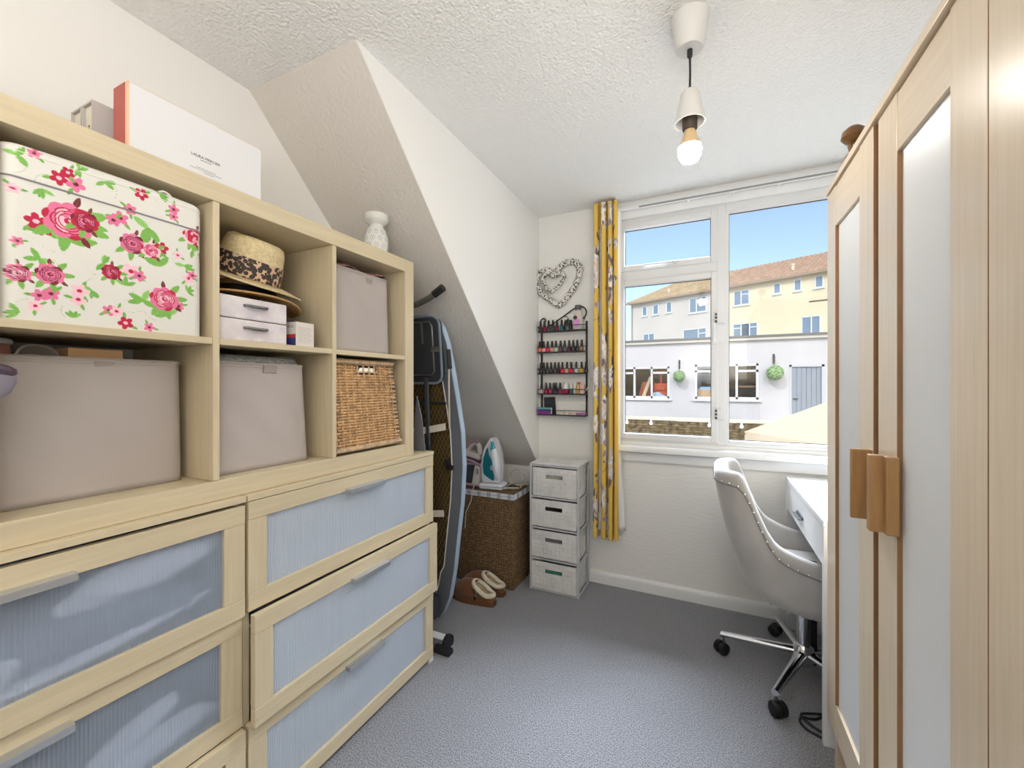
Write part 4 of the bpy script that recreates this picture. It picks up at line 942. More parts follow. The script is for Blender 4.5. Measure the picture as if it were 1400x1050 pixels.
obj('iron_sole', G().prism([(-1.43,.738),(-1.278,.705),(-1.275,.716),(-1.43,.752)], lambda a,b_,d: (a,d,b_), 2.235,2.345), mat('sole_dark', srgb(90,70,78), .4), sg)
obj('iron_body', G().prism([(-1.43,.752),(-1.29,.722),(-1.292,.745),(-1.30,.765),(-1.43,.785)], lambda a,b_,d: (a,d,b_), 2.24,2.34), M_gw, sg, bevel=.012)
obj('iron_handle', G().tube([(-1.40,2.275,.775),(-1.365,2.275,.82),(-1.335,2.275,.832),(-1.31,2.275,.815),(-1.302,2.275,.76)],[.016,.017,.016,.016,.018],12), M_gw, sg, smooth=True)
obj('handle_trim', G().tube([(-1.41,2.262,.78),(-1.372,2.262,.829),(-1.337,2.262,.843),(-1.313,2.262,.83)],[.009,.01,.01,.008],10), M_pink, sg, smooth=True)
obj('cord', G().tube([(-1.30,2.205,.60),(-1.285,2.15,.56),(-1.29,2.14,.50),(-1.325,2.14,.43),(-1.335,2.145,.33)],.0028,6), M_icable, sg, smooth=True)
lg = obj('badge', G().box(-1.305,-1.287,2.2225,2.2245,.645,.675), M_black, sg)
obj('badge_mark', G().box(-1.3025,-1.2895,2.2215,2.2225,.648,.651).box(-1.3025,-1.3,2.2215,2.2225,.651,.668).box(-1.3025,-1.291,2.2215,2.2225,.668,.671).box(-1.292,-1.2895,2.2215,2.2225,.655,.671).box(-1.298,-1.292,2.2215,2.2225,.657,.6595), M_white, lg)
# slippers
M_sue = mat('tan_suede', srgb(116,72,42), .85, noise=(22,.14), sheen=.3); M_sole = mat('slipper_sole', srgb(108,68,40), .8); M_fur = mat('cream_shearling', srgb(240,228,206), .95, bump=(170,1,.01)); M_furi = mat('shearling_inside', srgb(216,196,160), .95, bump=(150,.8,.008))
def slipper(x, y, rz, label):
    t = thing('slipper', label, 'slipper', (0,0,0), 'brown shearling slippers')
    L_ = .285
    def wd(u): return .049*(max(0,math.sin(math.pi*min(1,(u*.94+.03))))**.42)*(1+.12*math.cos(2*math.pi*(u-.7)))    # u 0 heel ..1 toe
    n = 36; us = [ (1-math.cos(math.pi*i/n))/2 for i in range(n+1)]
    out = [(L_*u, wd(u)) for u in us]+[(L_*u,-wd(u)) for u in reversed(us[1:-1])]
    obj('sole', G().prism(out, lambda a,b_,d: (a-.0,b_,d), 0,.026), M_sole, t, bevel=.005)
    def up(u,v):   # toe half dome
        uu = .40+.60*u; a = math.pi*v; h = (.088*math.sin(math.pi*.5*min(1,(1-uu)/.42))**.7 if uu<1 else 0)+.004
        return (L_*(.985*uu), math.cos(a)*wd(uu)*.97, .024+math.sin(a)**.75*h)
    obj('upper', G().grid(up,26,22), M_sue, t, smooth=2, solid=.004)
    def rim(q):
        c = math.cos(q); s_ = math.sin(q); u = .235+.215*c
        return Vector((L_*u+.004, s_*(.034+.006*c), .056+.052*max(0,(u-.12)/.33)**1.15))
    def wallf(u,v):
        q = math.pi*.36+ (2*math.pi-.72*math.pi)*u; p = rim(q); uu = max(.015,min(.99,p.x/L_)); e = Vector((p.x-.004*0 if abs(math.cos(q))<.9 else max(.003,p.x-.012), math.copysign(min(wd(uu),abs(p.y)+.012),p.y),.024))
        return tuple(e.lerp(p,v))
    obj('back', G().grid(wallf,40,6), M_sue, t, smooth=2, solid=.003)
    obj('fur_collar', G().tube([rim(2*math.pi*k/40) for k in range(40)],.0125,10,closed=True), M_fur, t, smooth=True)
    obj('fur_lining', G().grid(lambda u,v: tuple(rim(2*math.pi*u).lerp(Vector((L_*.25+.06*math.cos(2*math.pi*u),.02*math.sin(2*math.pi*u),.034)),v)),40,6,True).add([(L_*.25+.07*math.cos(a),.03*math.sin(a),.035) for a in np.linspace(0,6.283,17)[:-1]],[tuple(range(16))]), M_furi, t, smooth=2)
    t.location = (x,y,0); t.rotation_euler = (0,0,rz); return t
slipper(-1.045,1.985,math.radians(178),'brown suede slipper with cream fur collar, the nearer of the pair')
slipper(-1.045,2.105,math.radians(184),'brown suede slipper with cream fur, the one touching the laundry basket')

# ------------------------------------------------------------------ white storage tower
tw_ = thing('storage_tower', 'white metal storage tower with four woven drawers under the eaves corner', 'drawer tower', (-.80,2.355,0))
TX0, TX1, TY0, TY1, TZ = -.953,-.653,2.247,2.462,.737
M_tm = mat('tower_metal', srgb(206,208,212), .4, .2); M_pap = mat('woven_paper', srgb(226,224,222), .85, noise=(14,.08)); M_tin = mat('tower_inside', srgb(120,112,104), .9)
r_ = .006
for x in (TX0+r_,TX1-r_):
    for y in (TY0+r_,TY1-r_): obj('post', G().box(x-r_,x+r_,y-r_,y+r_,0,TZ-.004), M_tm, tw_, bevel=.001)
for z in (.006,.185,.365,.545,.728):
    g = G(); 
    for y in (TY0+r_,TY1-r_): g.box(TX0+2*r_,TX1-2*r_,y-r_*.7,y+r_*.7,z-r_*.7,z+r_*.7)
    for x in (TX0+r_,TX1-r_): g.box(x-r_*.7,x+r_*.7,TY0+2*r_,TY1-2*r_,z-r_*.7,z+r_*.7)
    obj('shelf_frame', g, M_tm, tw_)
obj('side_runner', G().box(TX1-.009,TX1-.004,TY0+.012,TY1-.012,.035,.042), M_tm, tw_)
topp = obj('top_panel', G().box(TX0+.002,TX1-.002,TY0,TY1,TZ-.003,TZ+.004), M_pap, tw_, bevel=.002)
def strips(o0, eu, ev, nu, nv, w_, h_, thick, skip=None):
    g = G(); o0,eu,ev = Vector(o0),Vector(eu),Vector(ev); nrm = eu.cross(ev).normalized()
    for j in range(nv):
        for i in range(nu):
            if skip and skip((i+.5)/nu,(j+.5)/nv): continue
            s0,s1,t0,t1 = i/nu+.001,(i+1)/nu-.001,j/nv+.0015,(j+1)/nv-.0015; d0 = .0008+.0012*((i+j)%2); 
            c = [o0+eu*s0+ev*t0,o0+eu*s1+ev*t0,o0+eu*s1+ev*t1,o0+eu*s0+ev*t1]
            a,b_,c_,d_ = c; up = nrm*d0; bul = nrm*(d0+.0008)
            g.add(c+[a.lerp(c_,.08)+bul,b_.lerp(d_,.08)+bul,c_.lerp(a,.08)+bul,d_.lerp(b_,.08)+bul],[(0,1,5,4),(1,2,6,5),(2,3,7,6),(3,0,4,7),(4,5,6,7)])
    return g
stuff(obj('weave', strips((TX0+.004,TY0+.002,TZ+.004),(TX1-TX0-.008,0,0),(0,TY1-TY0-.004,0),11,8,0,0,0), M_pap, topp))
for k,(za,zb) in enumerate(((.012,.168),(.195,.350),(.375,.530),(.552,.716))):
    tz = [.006,.004,-.0,0][k]; X0,X1 = TX0+.012+(.008 if k==3 else 0),TX1-.017; Y0,Y1 = TY0+.004,TY1-.02
    hz0,hz1,hx0,hx1 = zb-.062,zb-.038,(X0+X1)/2-.052,(X0+X1)/2+.052
    d = obj('drawer', G().box(X0,X1,Y0,Y0+.006,za,hz0).box(X0,X1,Y0,Y0+.006,hz1,zb).box(X0,hx0,Y0,Y0+.006,hz0,hz1).box(hx1,X1,Y0,Y0+.006,hz0,hz1).box(X0,X0+.005,Y0+.006,Y1,za,zb).box(X1-.005,X1,Y0+.006,Y1,za,zb).box(X0,X1,Y1,Y1+.005,za,zb).box(X0+.005,X1-.005,Y0+.006,Y1,za,za+.004), M_pap, tw_)
    stuff(obj('weave', strips((X0,Y0-.0003,za),(X1-X0,0,0),(0,0,zb-za),11,6,0,0,0,lambda u,v: hx0-.012<X0+(X1-X0)*u<hx1+.012 and hz0-.008<za+(zb-za)*v<hz1+.008).add(strips((X1+.0003,Y0,za),(0,Y1-Y0,0),(0,0,zb-za),7,6,0,0,0).v, strips((0,0,0),(1,0,0),(0,0,1),7,6,0,0,0).f), M_pap, d))
    obj('grip_surround', G().box(hx0-.012,hx0,Y0-.0015,Y0,hz0-.008,hz1+.008).box(hx1,hx1+.012,Y0-.0015,Y0,hz0-.008,hz1+.008).box(hx0,hx1,Y0-.0015,Y0,hz0-.008,hz0).box(hx0,hx1,Y0-.0015,Y0,hz1,hz1+.008), M_pap, d)
for k,(z0_,z1_,c,lab) in enumerate(((.03,.115,srgb(86,142,116),'green fabric inside the bottom woven drawer of the white tower'),(.21,.31,srgb(138,130,136),'grey fabric inside the third woven drawer of the white tower'),(.39,.475,srgb(60,46,36),'dark brown item inside the second woven drawer of the white tower'),(.57,.675,srgb(190,190,176),'pale grey fabric inside the top woven drawer of the white tower'))):
    tag(obj('drawer_contents', G().hexa([(TX0+.04,TY0+.02,z0_),(TX1-.04,TY0+.02,z0_),(TX1-.04,TY1-.05,z0_),(TX0+.04,TY1-.05,z0_),(TX0+.04,TY0+.022,z1_+(.02 if k!=2 else .012)),(TX1-.04,TY0+.022,z1_+(.01 if k!=2 else -.02)),(TX1-.04,TY1-.05,z1_),(TX0+.04,TY1-.05,z1_)]), mat('contents_%s'%'abcd'[k], c, .9, noise=(20,.2)), bevel=.01), lab, 'fabric')

# ------------------------------------------------------------------ heart wreath
hr = thing('heart_wreath', 'leopard print double heart hanging on the wall above the polish rack', 'wall decoration', (-.857,2.48,1.69))
M_hp = mat('animal_print', srgb(232,226,218), .8); N,L,b = nodes_of(M_hp)
tc = N.new('ShaderNodeTexCoord'); v1 = N.new('ShaderNodeTexVoronoi'); v1.inputs['Scale'].default_value = 85; L.new(tc.outputs['Object'], v1.inputs['Vector'])
r1 = N.new('ShaderNodeValToRGB'); r1.color_ramp.interpolation = 'CONSTANT'; L.new(v1.outputs['Distance'], r1.inputs[0])
r1.color_ramp.elements[0].color = (.03,.03,.03,1); e1 = r1.color_ramp.elements[1]; e1.position = .42; e1.color = (.78,.75,.7,1); L.new(r1.outputs[0], b.inputs['Base Color'])
def heart(pts, r, cuff):
    P = [Vector(p) for p in pts]; m = 96; out = []
    n = len(P)
    for i in range(m):
        q = i/m*n; k = int(q); f = q-k; a,b_,c,d = P[(k-1)%n],P[k],P[(k+1)%n],P[(k+2)%n]
        out.append(.5*((2*b_)+(c-a)*f+(2*a-5*b_+4*c-d)*f*f+(3*b_-a-3*c+d)*f**3))
    rs = [r*(1+.14*math.sin(i*1.7)) for i in range(m)]
    return G().tube(out, rs, 10, closed=True)
# note the outer heart: notch at top centre-left, point at bottom
H_pts = [(-.895,1.895),(-.93,1.93),(-.972,1.92),(-.998,1.885),(-1.0,1.84),(-.975,1.795),(-.92,1.745),(-.848,1.70),(-.80,1.745),(-.755,1.80),(-.722,1.87),(-.718,1.92),(-.745,1.955),(-.79,1.962),(-.84,1.945),(-.875,1.91)]
obj('outer_heart', heart([(x,2.482,z) for x,z in H_pts],.0185,0), M_hp, hr, smooth=2)
I_pts = [(-.90,1.90),(-.93,1.905),(-.952,1.885),(-.955,1.855),(-.94,1.825),(-.905,1.79),(-.865,1.81),(-.832,1.838),(-.815,1.868),(-.825,1.895),(-.855,1.9),(-.88,1.88)]
obj('inner_heart', heart([(x,2.472,z) for x,z in I_pts],.0125,0), M_hp, hr, smooth=2)

# ------------------------------------------------------------------ polish rack
rk = thing('polish_rack', 'black wrought iron wall rack with five shelves of nail polish', 'wall rack', (-.823,2.47,1.008))
RX0, RX1 = -.975,-.672; SH = [1.012,1.143,1.271,1.405,1.536]
for x in (RX0+.004,RX1-.004): obj('post', G().box(x-.005,x+.005,2.484,2.496,1.008,1.59 if x>-.8 else 1.56), M_iron, rk, bevel=.001)
for z in SH:
    s_ = obj('shelf', G().box(RX0-.006,RX1+.002,2.437,2.496,z-.006,z), M_iron, rk, bevel=.001)
    obj('guard_rail', G().tube([(RX0,2.49,z+.027),(RX0-.006,2.437,z+.027),(RX1,2.437,z+.027),(RX1,2.49,z+.027)],.0022,6), M_iron, s_)
sc = [(RX0+.03,2.49,1.60)]
sp1 = [(-.945+.0*a,2.49,0) for a in range(0)]
def spiral(cx,cz,r0,r1,a0,a1,n=26): return [(cx+(r0+(r1-r0)*t)*math.cos(a0+(a1-a0)*t),2.49,cz+(r0+(r1-r0)*t)*math.sin(a0+(a1-a0)*t)) for t in np.linspace(0,1,n)]
obj('scroll', G().tube([(-.972,2.49,1.56),(-.976,2.49,1.59)]+spiral(-.956,1.606,.022,.010,math.pi*1.05,-.7),.0042,6), M_iron, rk, smooth=True)
obj('scroll', G().tube([(-.935,2.49,1.566),(-.90,2.49,1.583),(-.82,2.49,1.632),(-.755,2.49,1.673),(-.72,2.49,1.682)]+spiral(-.716,1.64,.043,.034,1.5,-1.0,14)+[(-.688,2.49,1.604)],.0042,6), M_iron, rk, smooth=True)
obj('small_scroll', G().tube(spiral(-.815,1.60,.028,.024,1.9,-.6,12),.002,5), M_iron, rk)
def bottle(x, z, col, lab, h=.031, cw=.0085, ch=.038, bw=.0125, capm=None, y=2.462, dim=False):
    t = thing('nail_polish_bottle', lab, 'nail polish', (x,y,z), 'nail polish bottles on the rack')
    obj('body', G().lathe([(bw*.75,0),(bw,.003),(bw*1.02,h*.72),(bw*.6,h*.95),(cw*.8,h)],(x,y,z),12), mat('polish_%02x%02x%02x'%tuple(int(255*min(1,c)) for c in col[:3]), col, .12), t, smooth=True)
    obj('cap', G().lathe([(cw,0),(cw*.98,.004),(cw*.72,ch-.003),(cw*.6,ch)],(x,y,z+h),10), capm or M_black, t, smooth=True)
ORD = ['first','second','third','fourth','fifth','sixth','seventh','eighth','ninth','tenth','eleventh','twelfth']
SHN = ['bottom','fourth','third','second','top']
def rowx(cx): return RX0+(cx-185)/700*(RX1-RX0)
def row(si, items):
    for i,(cx,nm,c) in enumerate(items):
        bottle(rowx(cx), SH[si], srgb(*c), '%s nail polish bottle, %s from the left on the %s rack shelf' % (nm, ORD[i], SHN[si]))
DK = (44,40,50)
row(4, [(200,'smoky black',(60,58,64)),(262,'crimson',(150,24,60)),(328,'clear dark',(84,82,86)),(393,'grey black',(66,64,70)),(455,'deep berry',(128,26,70)),(525,'teal',(48,112,122)),(612,'slate grey',(84,94,104))])
for cx,lab in ((570,'black square-capped polish bottle at the back of the top rack shelf'),(645,'short black polish bottle beside the lotion on the top rack shelf')): bottle(rowx(cx), SH[4], srgb(34,34,40), lab, .036,.011,.030,.0125,None,2.482)
row(3, [(190,'coral',(244,128,100)),(250,'pale pink',(240,170,172)),(312,'hot pink',(236,40,110)),(380,'peach',(228,160,140)),(440,'pale mint',(204,208,186)),(510,'plum',(96,50,76)),(572,'smoky grey',(96,98,104)),(638,'burgundy',(98,36,60)),(698,'black',(52,48,54)),(757,'charcoal',(70,66,70)),(822,'tan brown',(170,124,98))])
row(2, [(205,'dark brown',(72,52,50)),(252,'near black',DK),(305,'dark grey',(64,62,66)),(365,'black plum',(58,44,56)),(425,'dark bronze',(86,70,64)),(480,'black wine',(52,38,48)),(537,'coral red',(232,50,84)),(605,'peach nude',(226,160,128)),(668,'raspberry',(214,20,84)),(743,'clear white',(206,204,196)),(820,'mustard yellow',(214,176,62)),(885,'midnight blue',(40,44,58))])
row(1, [(215,'clear blush',(206,176,168)),(288,'crimson',(168,18,66)),(350,'magenta',(190,40,100)),(405,'dark navy',(46,44,60)),(440,'black glass',(44,42,50)),(503,'deep magenta',(160,22,80)),(570,'cherry red',(176,22,72))])
M_wcap = mat('white_cap', srgb(226,226,224), .4)
bottle(rowx(590), SH[1], srgb(170,24,74), 'cherry bottle with a broad white cap on the fourth rack shelf', .030,.019,.036,.019,M_wcap)
bottle(rowx(665), SH[1], srgb(46,92,96), 'dark teal bottle with a white cap on the fourth rack shelf', .032,.009,.034,.0125,M_wcap)
bottle(rowx(720), SH[1], srgb(196,196,190), 'clear bottle with a white cap on the fourth rack shelf', .034,.008,.036,.011,M_wcap)
bottle(rowx(768), SH[1], srgb(214,170,96), 'gold bottle on the fourth rack shelf beside the pale pink one', .06,.008,.012,.012,mat('gold_cap', srgb(214,178,110), .3, .6))
pb = thing('pink_bottle', 'square pale pink bottle with a red bow at the right of the fourth rack shelf', 'bottle', (rowx(832),2.46,SH[1]))
obj('body', G().box(rowx(800),rowx(865),2.45,2.472,SH[1],SH[1]+.056), mat('pale_pink_glass', srgb(236,198,192), .2), pb, bevel=.004)
obj('bow', G().ball((rowx(790),2.45,SH[1]+.066),(.012,.005,.006)), mat('red_bow', srgb(196,70,70), .6), pb, smooth=True)
tag(obj('wooden_stick', G().tube([(rowx(890),2.45,SH[1]+.02),(rowx(985),2.44,SH[1]+.09)],.003,6), mat('stick_pale', srgb(228,216,196), .7)), 'pale thin stick leaning out of the right end of the rack', 'stick')
lt = thing('lotion_bottle', 'pink and green lotion bottle with a grey cap on the top rack shelf', 'bottle', (rowx(768),2.462,SH[4]))
lx = rowx(768)
obj('body', G().lathe([(.030,0),(.034,.004),(.033,.03),(.027,.075),(.020,.105),(.016,.118),(.012,.124)],(lx,2.464,SH[4]),20,1,.55), mat('lotion_body', srgb(214,206,196), .3), lt, smooth=True)
obj('pink_label', G().prism([(-.024,.010),(.004,.012),(.014,.03),(.018,.052),(-.004,.072),(-.016,.058)], lambda a,b_,d: (lx+a,d,SH[4]+b_), 2.4435,2.4455), mat('label_pink', srgb(226,150,212), .4), lt)
obj('green_label', G().prism([(.006,.008),(.030,.006),(.030,.034),(.018,.028)], lambda a,b_,d: (lx+a,d,SH[4]+b_), 2.444,2.446), mat('label_green', srgb(150,196,170), .4), lt)
obj('round_badge', G().lathe([(.012,0),(.012,.002)],(lx-.012,2.4430,SH[4]+.072),18,R=Matrix.Rotation(math.pi/2,3,'X')), mat('badge_dark', srgb(58,54,62), .4), lt)
obj('cap', G().lathe([(.018,0),(.02,.002),(.02,.022),(.018,.025)],(lx,2.464,SH[4]+.124),18), mat('cap_grey', srgb(86,84,88), .4), lt, smooth=True)
bc = tag(obj('black_card', G().hexa([(-.952,2.486,1.0125),(-.872,2.486,1.0125),(-.872,2.489,1.0125),(-.952,2.489,1.0125),(-.958,2.491,1.117),(-.881,2.491,1.121),(-.881,2.494,1.121),(-.958,2.494,1.117)]), mat('black_card', srgb(36,36,46), .5), bevel=.001), 'black card standing at the left of the bottom rack shelf', 'card')
pbx = thing('purple_box', 'small purple box with a teal lid on the bottom rack shelf', 'box', (-.94,2.455,1.0125))
obj('body', G().box(-.980,-.895,2.440,2.472,1.0125,1.043), mat('box_purple', srgb(122,52,138), .5), pbx, bevel=.001)
obj('lid', G().box(-.981,-.894,2.439,2.473,1.0435,1.056), mat('box_teal', srgb(92,160,168), .5), pbx, bevel=.001)
obj('end_label', G().box(-.8938,-.8932,2.443,2.47,1.015,1.053), M_white, pbx)
for cx0,cx1,c,lab in ((475,560,srgb(216,206,192),'pale sachet lying on the bottom rack shelf, first right of the black card'),(565,640,srgb(230,220,196),'cream sachet lying in the middle of the bottom rack shelf'),(645,745,srgb(222,196,196),'pinkish sachet lying on the bottom rack shelf beside the purple one'),(750,880,srgb(176,110,168),'mauve purple sachet at the right end of the bottom rack shelf')):
    tag(obj('sachet', G().hexa([(rowx(cx0),2.445,1.0125),(rowx(cx1),2.445,1.0125),(rowx(cx1),2.48,1.0125),(rowx(cx0),2.48,1.0125),(rowx(cx0),2.447,1.022),(rowx(cx1),2.447,1.028),(rowx(cx1),2.48,1.03),(rowx(cx0),2.48,1.026)]), mat('sachet_%d'%cx0, c, .4, noise=(60,.25)), bevel=.002), lab, 'sachet', 'sachets on the rack')

# ------------------------------------------------------------------ curtain
cu_ = thing('curtain', 'yellow floral curtain with white lining gathered at the left of the window', 'curtain', (-.54,2.43,.31))
NU, NV = 190, 420; CZ0, CZ1 = .305, 2.268
CW, CH = 900, 1960
cv2 = np.empty((CH,CW,3)); cv2[:] = lin(224,192,96)
for k in range(60):
    x_ = R_.uniform(0,CW); cv2[:, max(0,int(x_-18)):int(x_+18)] = cv2[:, max(0,int(x_-18)):int(x_+18)]*.9+np.array(lin(232,170,60))*.1
RC = random.Random(21); WH, LG, MG, DG2, TN = lin(240,234,226), lin(206,196,192), lin(158,142,146), lin(116,100,106), lin(232,196,140)
for k in range(64):
    x_, y_ = RC.uniform(20,CW-20), RC.uniform(10,CH-10); r = RC.uniform(34,70)
    a = RC.uniform(0,6.28)
    for t in np.linspace(0,1,60): ell(cv2, x_+math.sin(a+t*2)*r*2.2*t, y_+math.cos(a+t*1.2)*r*2.6*t, 2,2,0,DG2)
    for j in range(5): aa = a+j*1.25; leaf(cv2, x_+math.cos(aa)*r*1.25, y_+math.sin(aa)*r*1.25, r*.5, aa, [MG,DG2,LG][j%3], None)
    if k%2==0: rose(cv2, x_, y_, r, LG, WH, TN if k%4 else WH)
    else: flower(cv2, x_, y_, r*.8, WH, TN, 5, a); flower(cv2, x_+r, y_-r*.8, r*.5, LG, MG, 5, a)
def curt(u, v):
    z = CZ0+(CZ1-CZ0)*v; sp = 1+.10*(1-v); f = 2*math.pi*3.6*(u+.05*math.sin(5*u+1.5))
    xc = -.545+.004*math.sin(3*v); half = .064*sp
    x = xc+half*(2*u-1)+.006*math.sin(2*f); y = 2.415+.026*math.cos(f+.35*math.sin(2.2*v))*(1+.15*math.sin(4*v))+.004*math.sin(9*v+u*6)
    if v > .985: z += .012*math.cos(f)
    return (x,y,z)
pan = obj('floral_panel', G().grid(curt,NU,NV), printed('curtain_print', .85, (380,.15,.001)), cu_, smooth=2)
uu = np.tile(np.arange(NU)/(NU-1),NV); vv = np.repeat(np.arange(NV)/(NV-1),NU)
setcol(pan, cv2[np.clip((vv*(CH-1)).astype(int),0,CH-1), np.clip((uu*(CW-1)).astype(int),0,CW-1)])
pan.modifiers.new('s','SOLIDIFY').thickness = .0015
def linf(u,v):
    z = .345+(2.235-.345)*v; fl_ = max(0,1-v/.25)
    return (-.60+.135*u+.028*u*fl_*(1 if u>.5 else .0)+.004*v, 2.448+.012*math.cos(2*math.pi*3*u+.6)+.012*fl_*u, z)
obj('lining', G().grid(linf,60,60), mat('curtain_lining', srgb(244,243,240), .85), cu_, smooth=2, solid=.001)
obj('heading_tape', G().grid(lambda u,v: (lambda p: (p[0],p[1]+.006,2.20+.06*v))(curt(u,.97)),NU,3), MATS['curtain_lining'], cu_, smooth=2)

# ------------------------------------------------------------------ pendant lamp
pd = thing('pendant_lamp', 'white ceiling rose with black cord and a bare glowing bulb', 'lamp', (-.0503,1.322,CZ))
PC = (-.0503,1.322,.0155)
obj('ceiling_rose', G().lathe([(.052,2.262),(.052,2.255),(.046,2.222),(.038,2.172),(.034,2.167),(.001,2.167)],PC,40), mat('rose_white', srgb(226,224,220), .35), pd, smooth=True)
obj('cord_grip', G().lathe([(.0075,2.172),(.0075,2.148),(.005,2.143)],PC,14), M_black, pd, smooth=True)
obj('cord', G().tube([(PC[0],PC[1],2.1815),(PC[0]+.001,PC[1],2.1155),(PC[0],PC[1],2.0585)],.0032,8), M_black, pd, smooth=True)
obj('cord_grip', G().lathe([(.004,2.058),(.008,2.052),(.008,2.043)],PC,14), M_black, pd, smooth=True)
obj('cup', G().lathe([(.012,2.046),(.021,2.044),(.026,2.035),(.034,1.99),(.042,1.957),(.0425,1.952),(.0385,1.952),(.036,1.957),(.030,1.985),(.02,2.03),(.001,2.035)],PC,40), MATS['rose_white'], pd, smooth=True)
hd = obj('bulb_holder', G().lathe([(.018,2.02),(.0205,2.015),(.0205,1.935),(.018,1.93),(.001,1.93)],PC,24), mat('holder_dark', srgb(74,60,50), .5), pd, smooth=True)
bl = obj('bulb', G().lathe([(.001,1.935),(.014,1.934),(.016,1.925),(.022,1.905),(.031,1.882)],PC,28), mat('bulb_base_cream', srgb(228,196,150), .4), pd, smooth=True)
obj('bulb_dome', G().lathe([(.0312,1.882),(.0325,1.872),(.031,1.858),(.024,1.843),(.012,1.836),(.001,1.8345)],PC,28), mat('bulb_glow', (1,1,1,1), .3, emit=BULB_EMIT, ecol=(1,.95,.88,1)), bl, smooth=True)

# ------------------------------------------------------------------ desk
dk = thing('desk', 'white desk with a drawer standing under the window beside the wardrobe', 'desk', (.62,2.06,0))
M_desk = mat('desk_white', srgb(240,240,242), .3)
DX0, DX1, DY0, DY1 = .343,.90,1.685,2.44
obj('top', G().box(DX0,DX1,DY0,DY1,.727,.747), M_desk, dk, bevel=.002)
for y in (DY0,DY1-.022): obj('side_panel', G().box(DX0+.001,DX1,y,y+.022,0,.7265), M_desk, dk, bevel=.0015)
obj('back_panel', G().box(DX1-.02,DX1-.004,DY0+.0225,DY1-.0225,.30,.7265), M_desk, dk)
obj('drawer_bottom', G().box(DX0+.02,DX1-.03,DY0+.0225,DY1-.0225,.60,.612), M_desk, dk)
dr = obj('drawer', G().box(DX0+.003,DX0+.02,DY0+.024,DY1-.024,.592,.7235), M_desk, dk, bevel=.002)
obj('drawer_handle', G().box(DX0-.016,DX0-.002,2.02,2.14,.648,.652).box(DX0-.002,DX0+.004,2.02,2.14,.648,.66), M_dgrey, dr, bevel=.001)

# ------------------------------------------------------------------ office chair
ch = thing('office_chair', 'grey velvet studded swivel chair on a chrome base facing the desk', 'chair', (.35,2.04,0))
def interp(xs, ys, q): return float(np.interp(q, xs, ys))
XZ = ([.327,.335,.345,.408,.508,.644,.727,.855],[.255,.215,.19,.129,.092,.054,.036,.016])
def plan(u, z, ins):     # u 0..1 around the U from near front to far front
    xr = interp(*XZ, z)+ins; hwid = .198+.032*min(1,max(0,(z-.33)/.25))-.02*max(0,(z-.62)/.24)-ins
    if z < .36: hwid -= (.36-z)*.5
    r = max(.03,.115-ins*.9); xf = .60; yc = 2.04
    n1, n2 = .34, .115
    if u < n1: t = u/n1; return (xf+(xr+r-xf)*t, yc-hwid)
    if u < n1+n2: a = (u-n1)/n2*math.pi/2; return (xr+r-r*math.sin(a), yc-hwid+r-r*math.cos(a))
    if u <= 1-n1-n2: t = (u-n1-n2)/(1-2*n1-2*n2); return (xr, yc-hwid+r+(2*hwid-2*r)*t)
    if u < 1-n1: a = (u-(1-n1-n2))/n2*math.pi/2; return (xr+r-r*math.cos(a), yc+hwid-r+r*math.sin(a))
    t = (u-(1-n1))/n1; return (xr+r+(xf-xr-r)*t, yc+hwid)
HX = ([.0,.095,.12,.154,.189,.225,.293,.368,.62],[.857,.853,.838,.735,.635,.592,.560,.54,.53])
def hz(u):
    z = .80
    for _ in range(14): z = .5*z+.5*interp(*HX, plan(u,z,0)[0])
    return z
UN = 97; us = [i/(UN-1) for i in range(UN)]; hts = [hz(u) for u in us]
hts = [ (hts[max(0,i-1)]+2*hts[i]+hts[min(UN-1,i+1)])/4 for i in range(UN)]
g = G(); rows = []; TH = .058
for v in np.linspace(0,1,24): rows.append([(*plan(u,.328+(h-.03-.328)*v,0), .328+(h-.03-.328)*v) for u,h in zip(us,hts)])
for a in np.linspace(0,math.pi,9)[1:-1]: rows.append([(*plan(u,h-.03,(TH/2)*(1-math.cos(a))), h-.03+.03*math.sin(a)) for u,h in zip(us,hts)])
for v in np.linspace(1,0,16): rows.append([(*plan(u,.40+(h-.03-.40)*v,TH), .40+(h-.03-.40)*v) for u,h in zip(us,hts)])
vs = [p for r0 in rows for p in r0]; m_ = len(rows)
fc = [(j*UN+i,j*UN+i+1,(j+1)*UN+i+1,(j+1)*UN+i) for j in range(m_-1) for i in range(UN-1)]
fc += [tuple(j*UN for j in range(m_)), tuple(j*UN+UN-1 for j in range(m_))[::-1]]
shell = obj('backrest_shell', g.add(vs,fc), M_velvet, ch, smooth=True)
# welt and nailheads along the rim, down the two rear corners' top and round the hem
wl_ = [(*plan(u,h-.052,-.0015),h-.052) for u,h in zip(us,hts)]
obj('piping', G().tube(wl_,.0028,6), mat('velvet_piping', srgb(140,135,132), .8), ch, smooth=True)
g = G()
path3 = [(*plan(u,h-.045,-.001),h-.045) for u,h in zip([i/600 for i in range(601)], np.interp(np.linspace(0,1,601), us, hts))]
def studs(g, pth, step, r):
    d = 0; last = Vector(pth[0])
    for p in pth[1:]:
        p = Vector(p); d += (p-last).length; last = p
        if d >= step: g.ball(p, r, 8, 5); d = 0
    return g
studs(g, path3, .033, .0052)
studs(g, [(*plan(i/600,.337,-.001),.337) for i in range(601)], .036, .005)
stuff(obj('nailhead', g, M_chrome, ch, smooth=2))
obj('tuft_button', G().ball((.092,2.04,.79),(.006,.012,.012),10,8).ball((.10,1.955,.735),(.006,.012,.012),10,8).ball((.10,2.125,.735),(.006,.012,.012),10,8), M_velvet, shell, smooth=2)
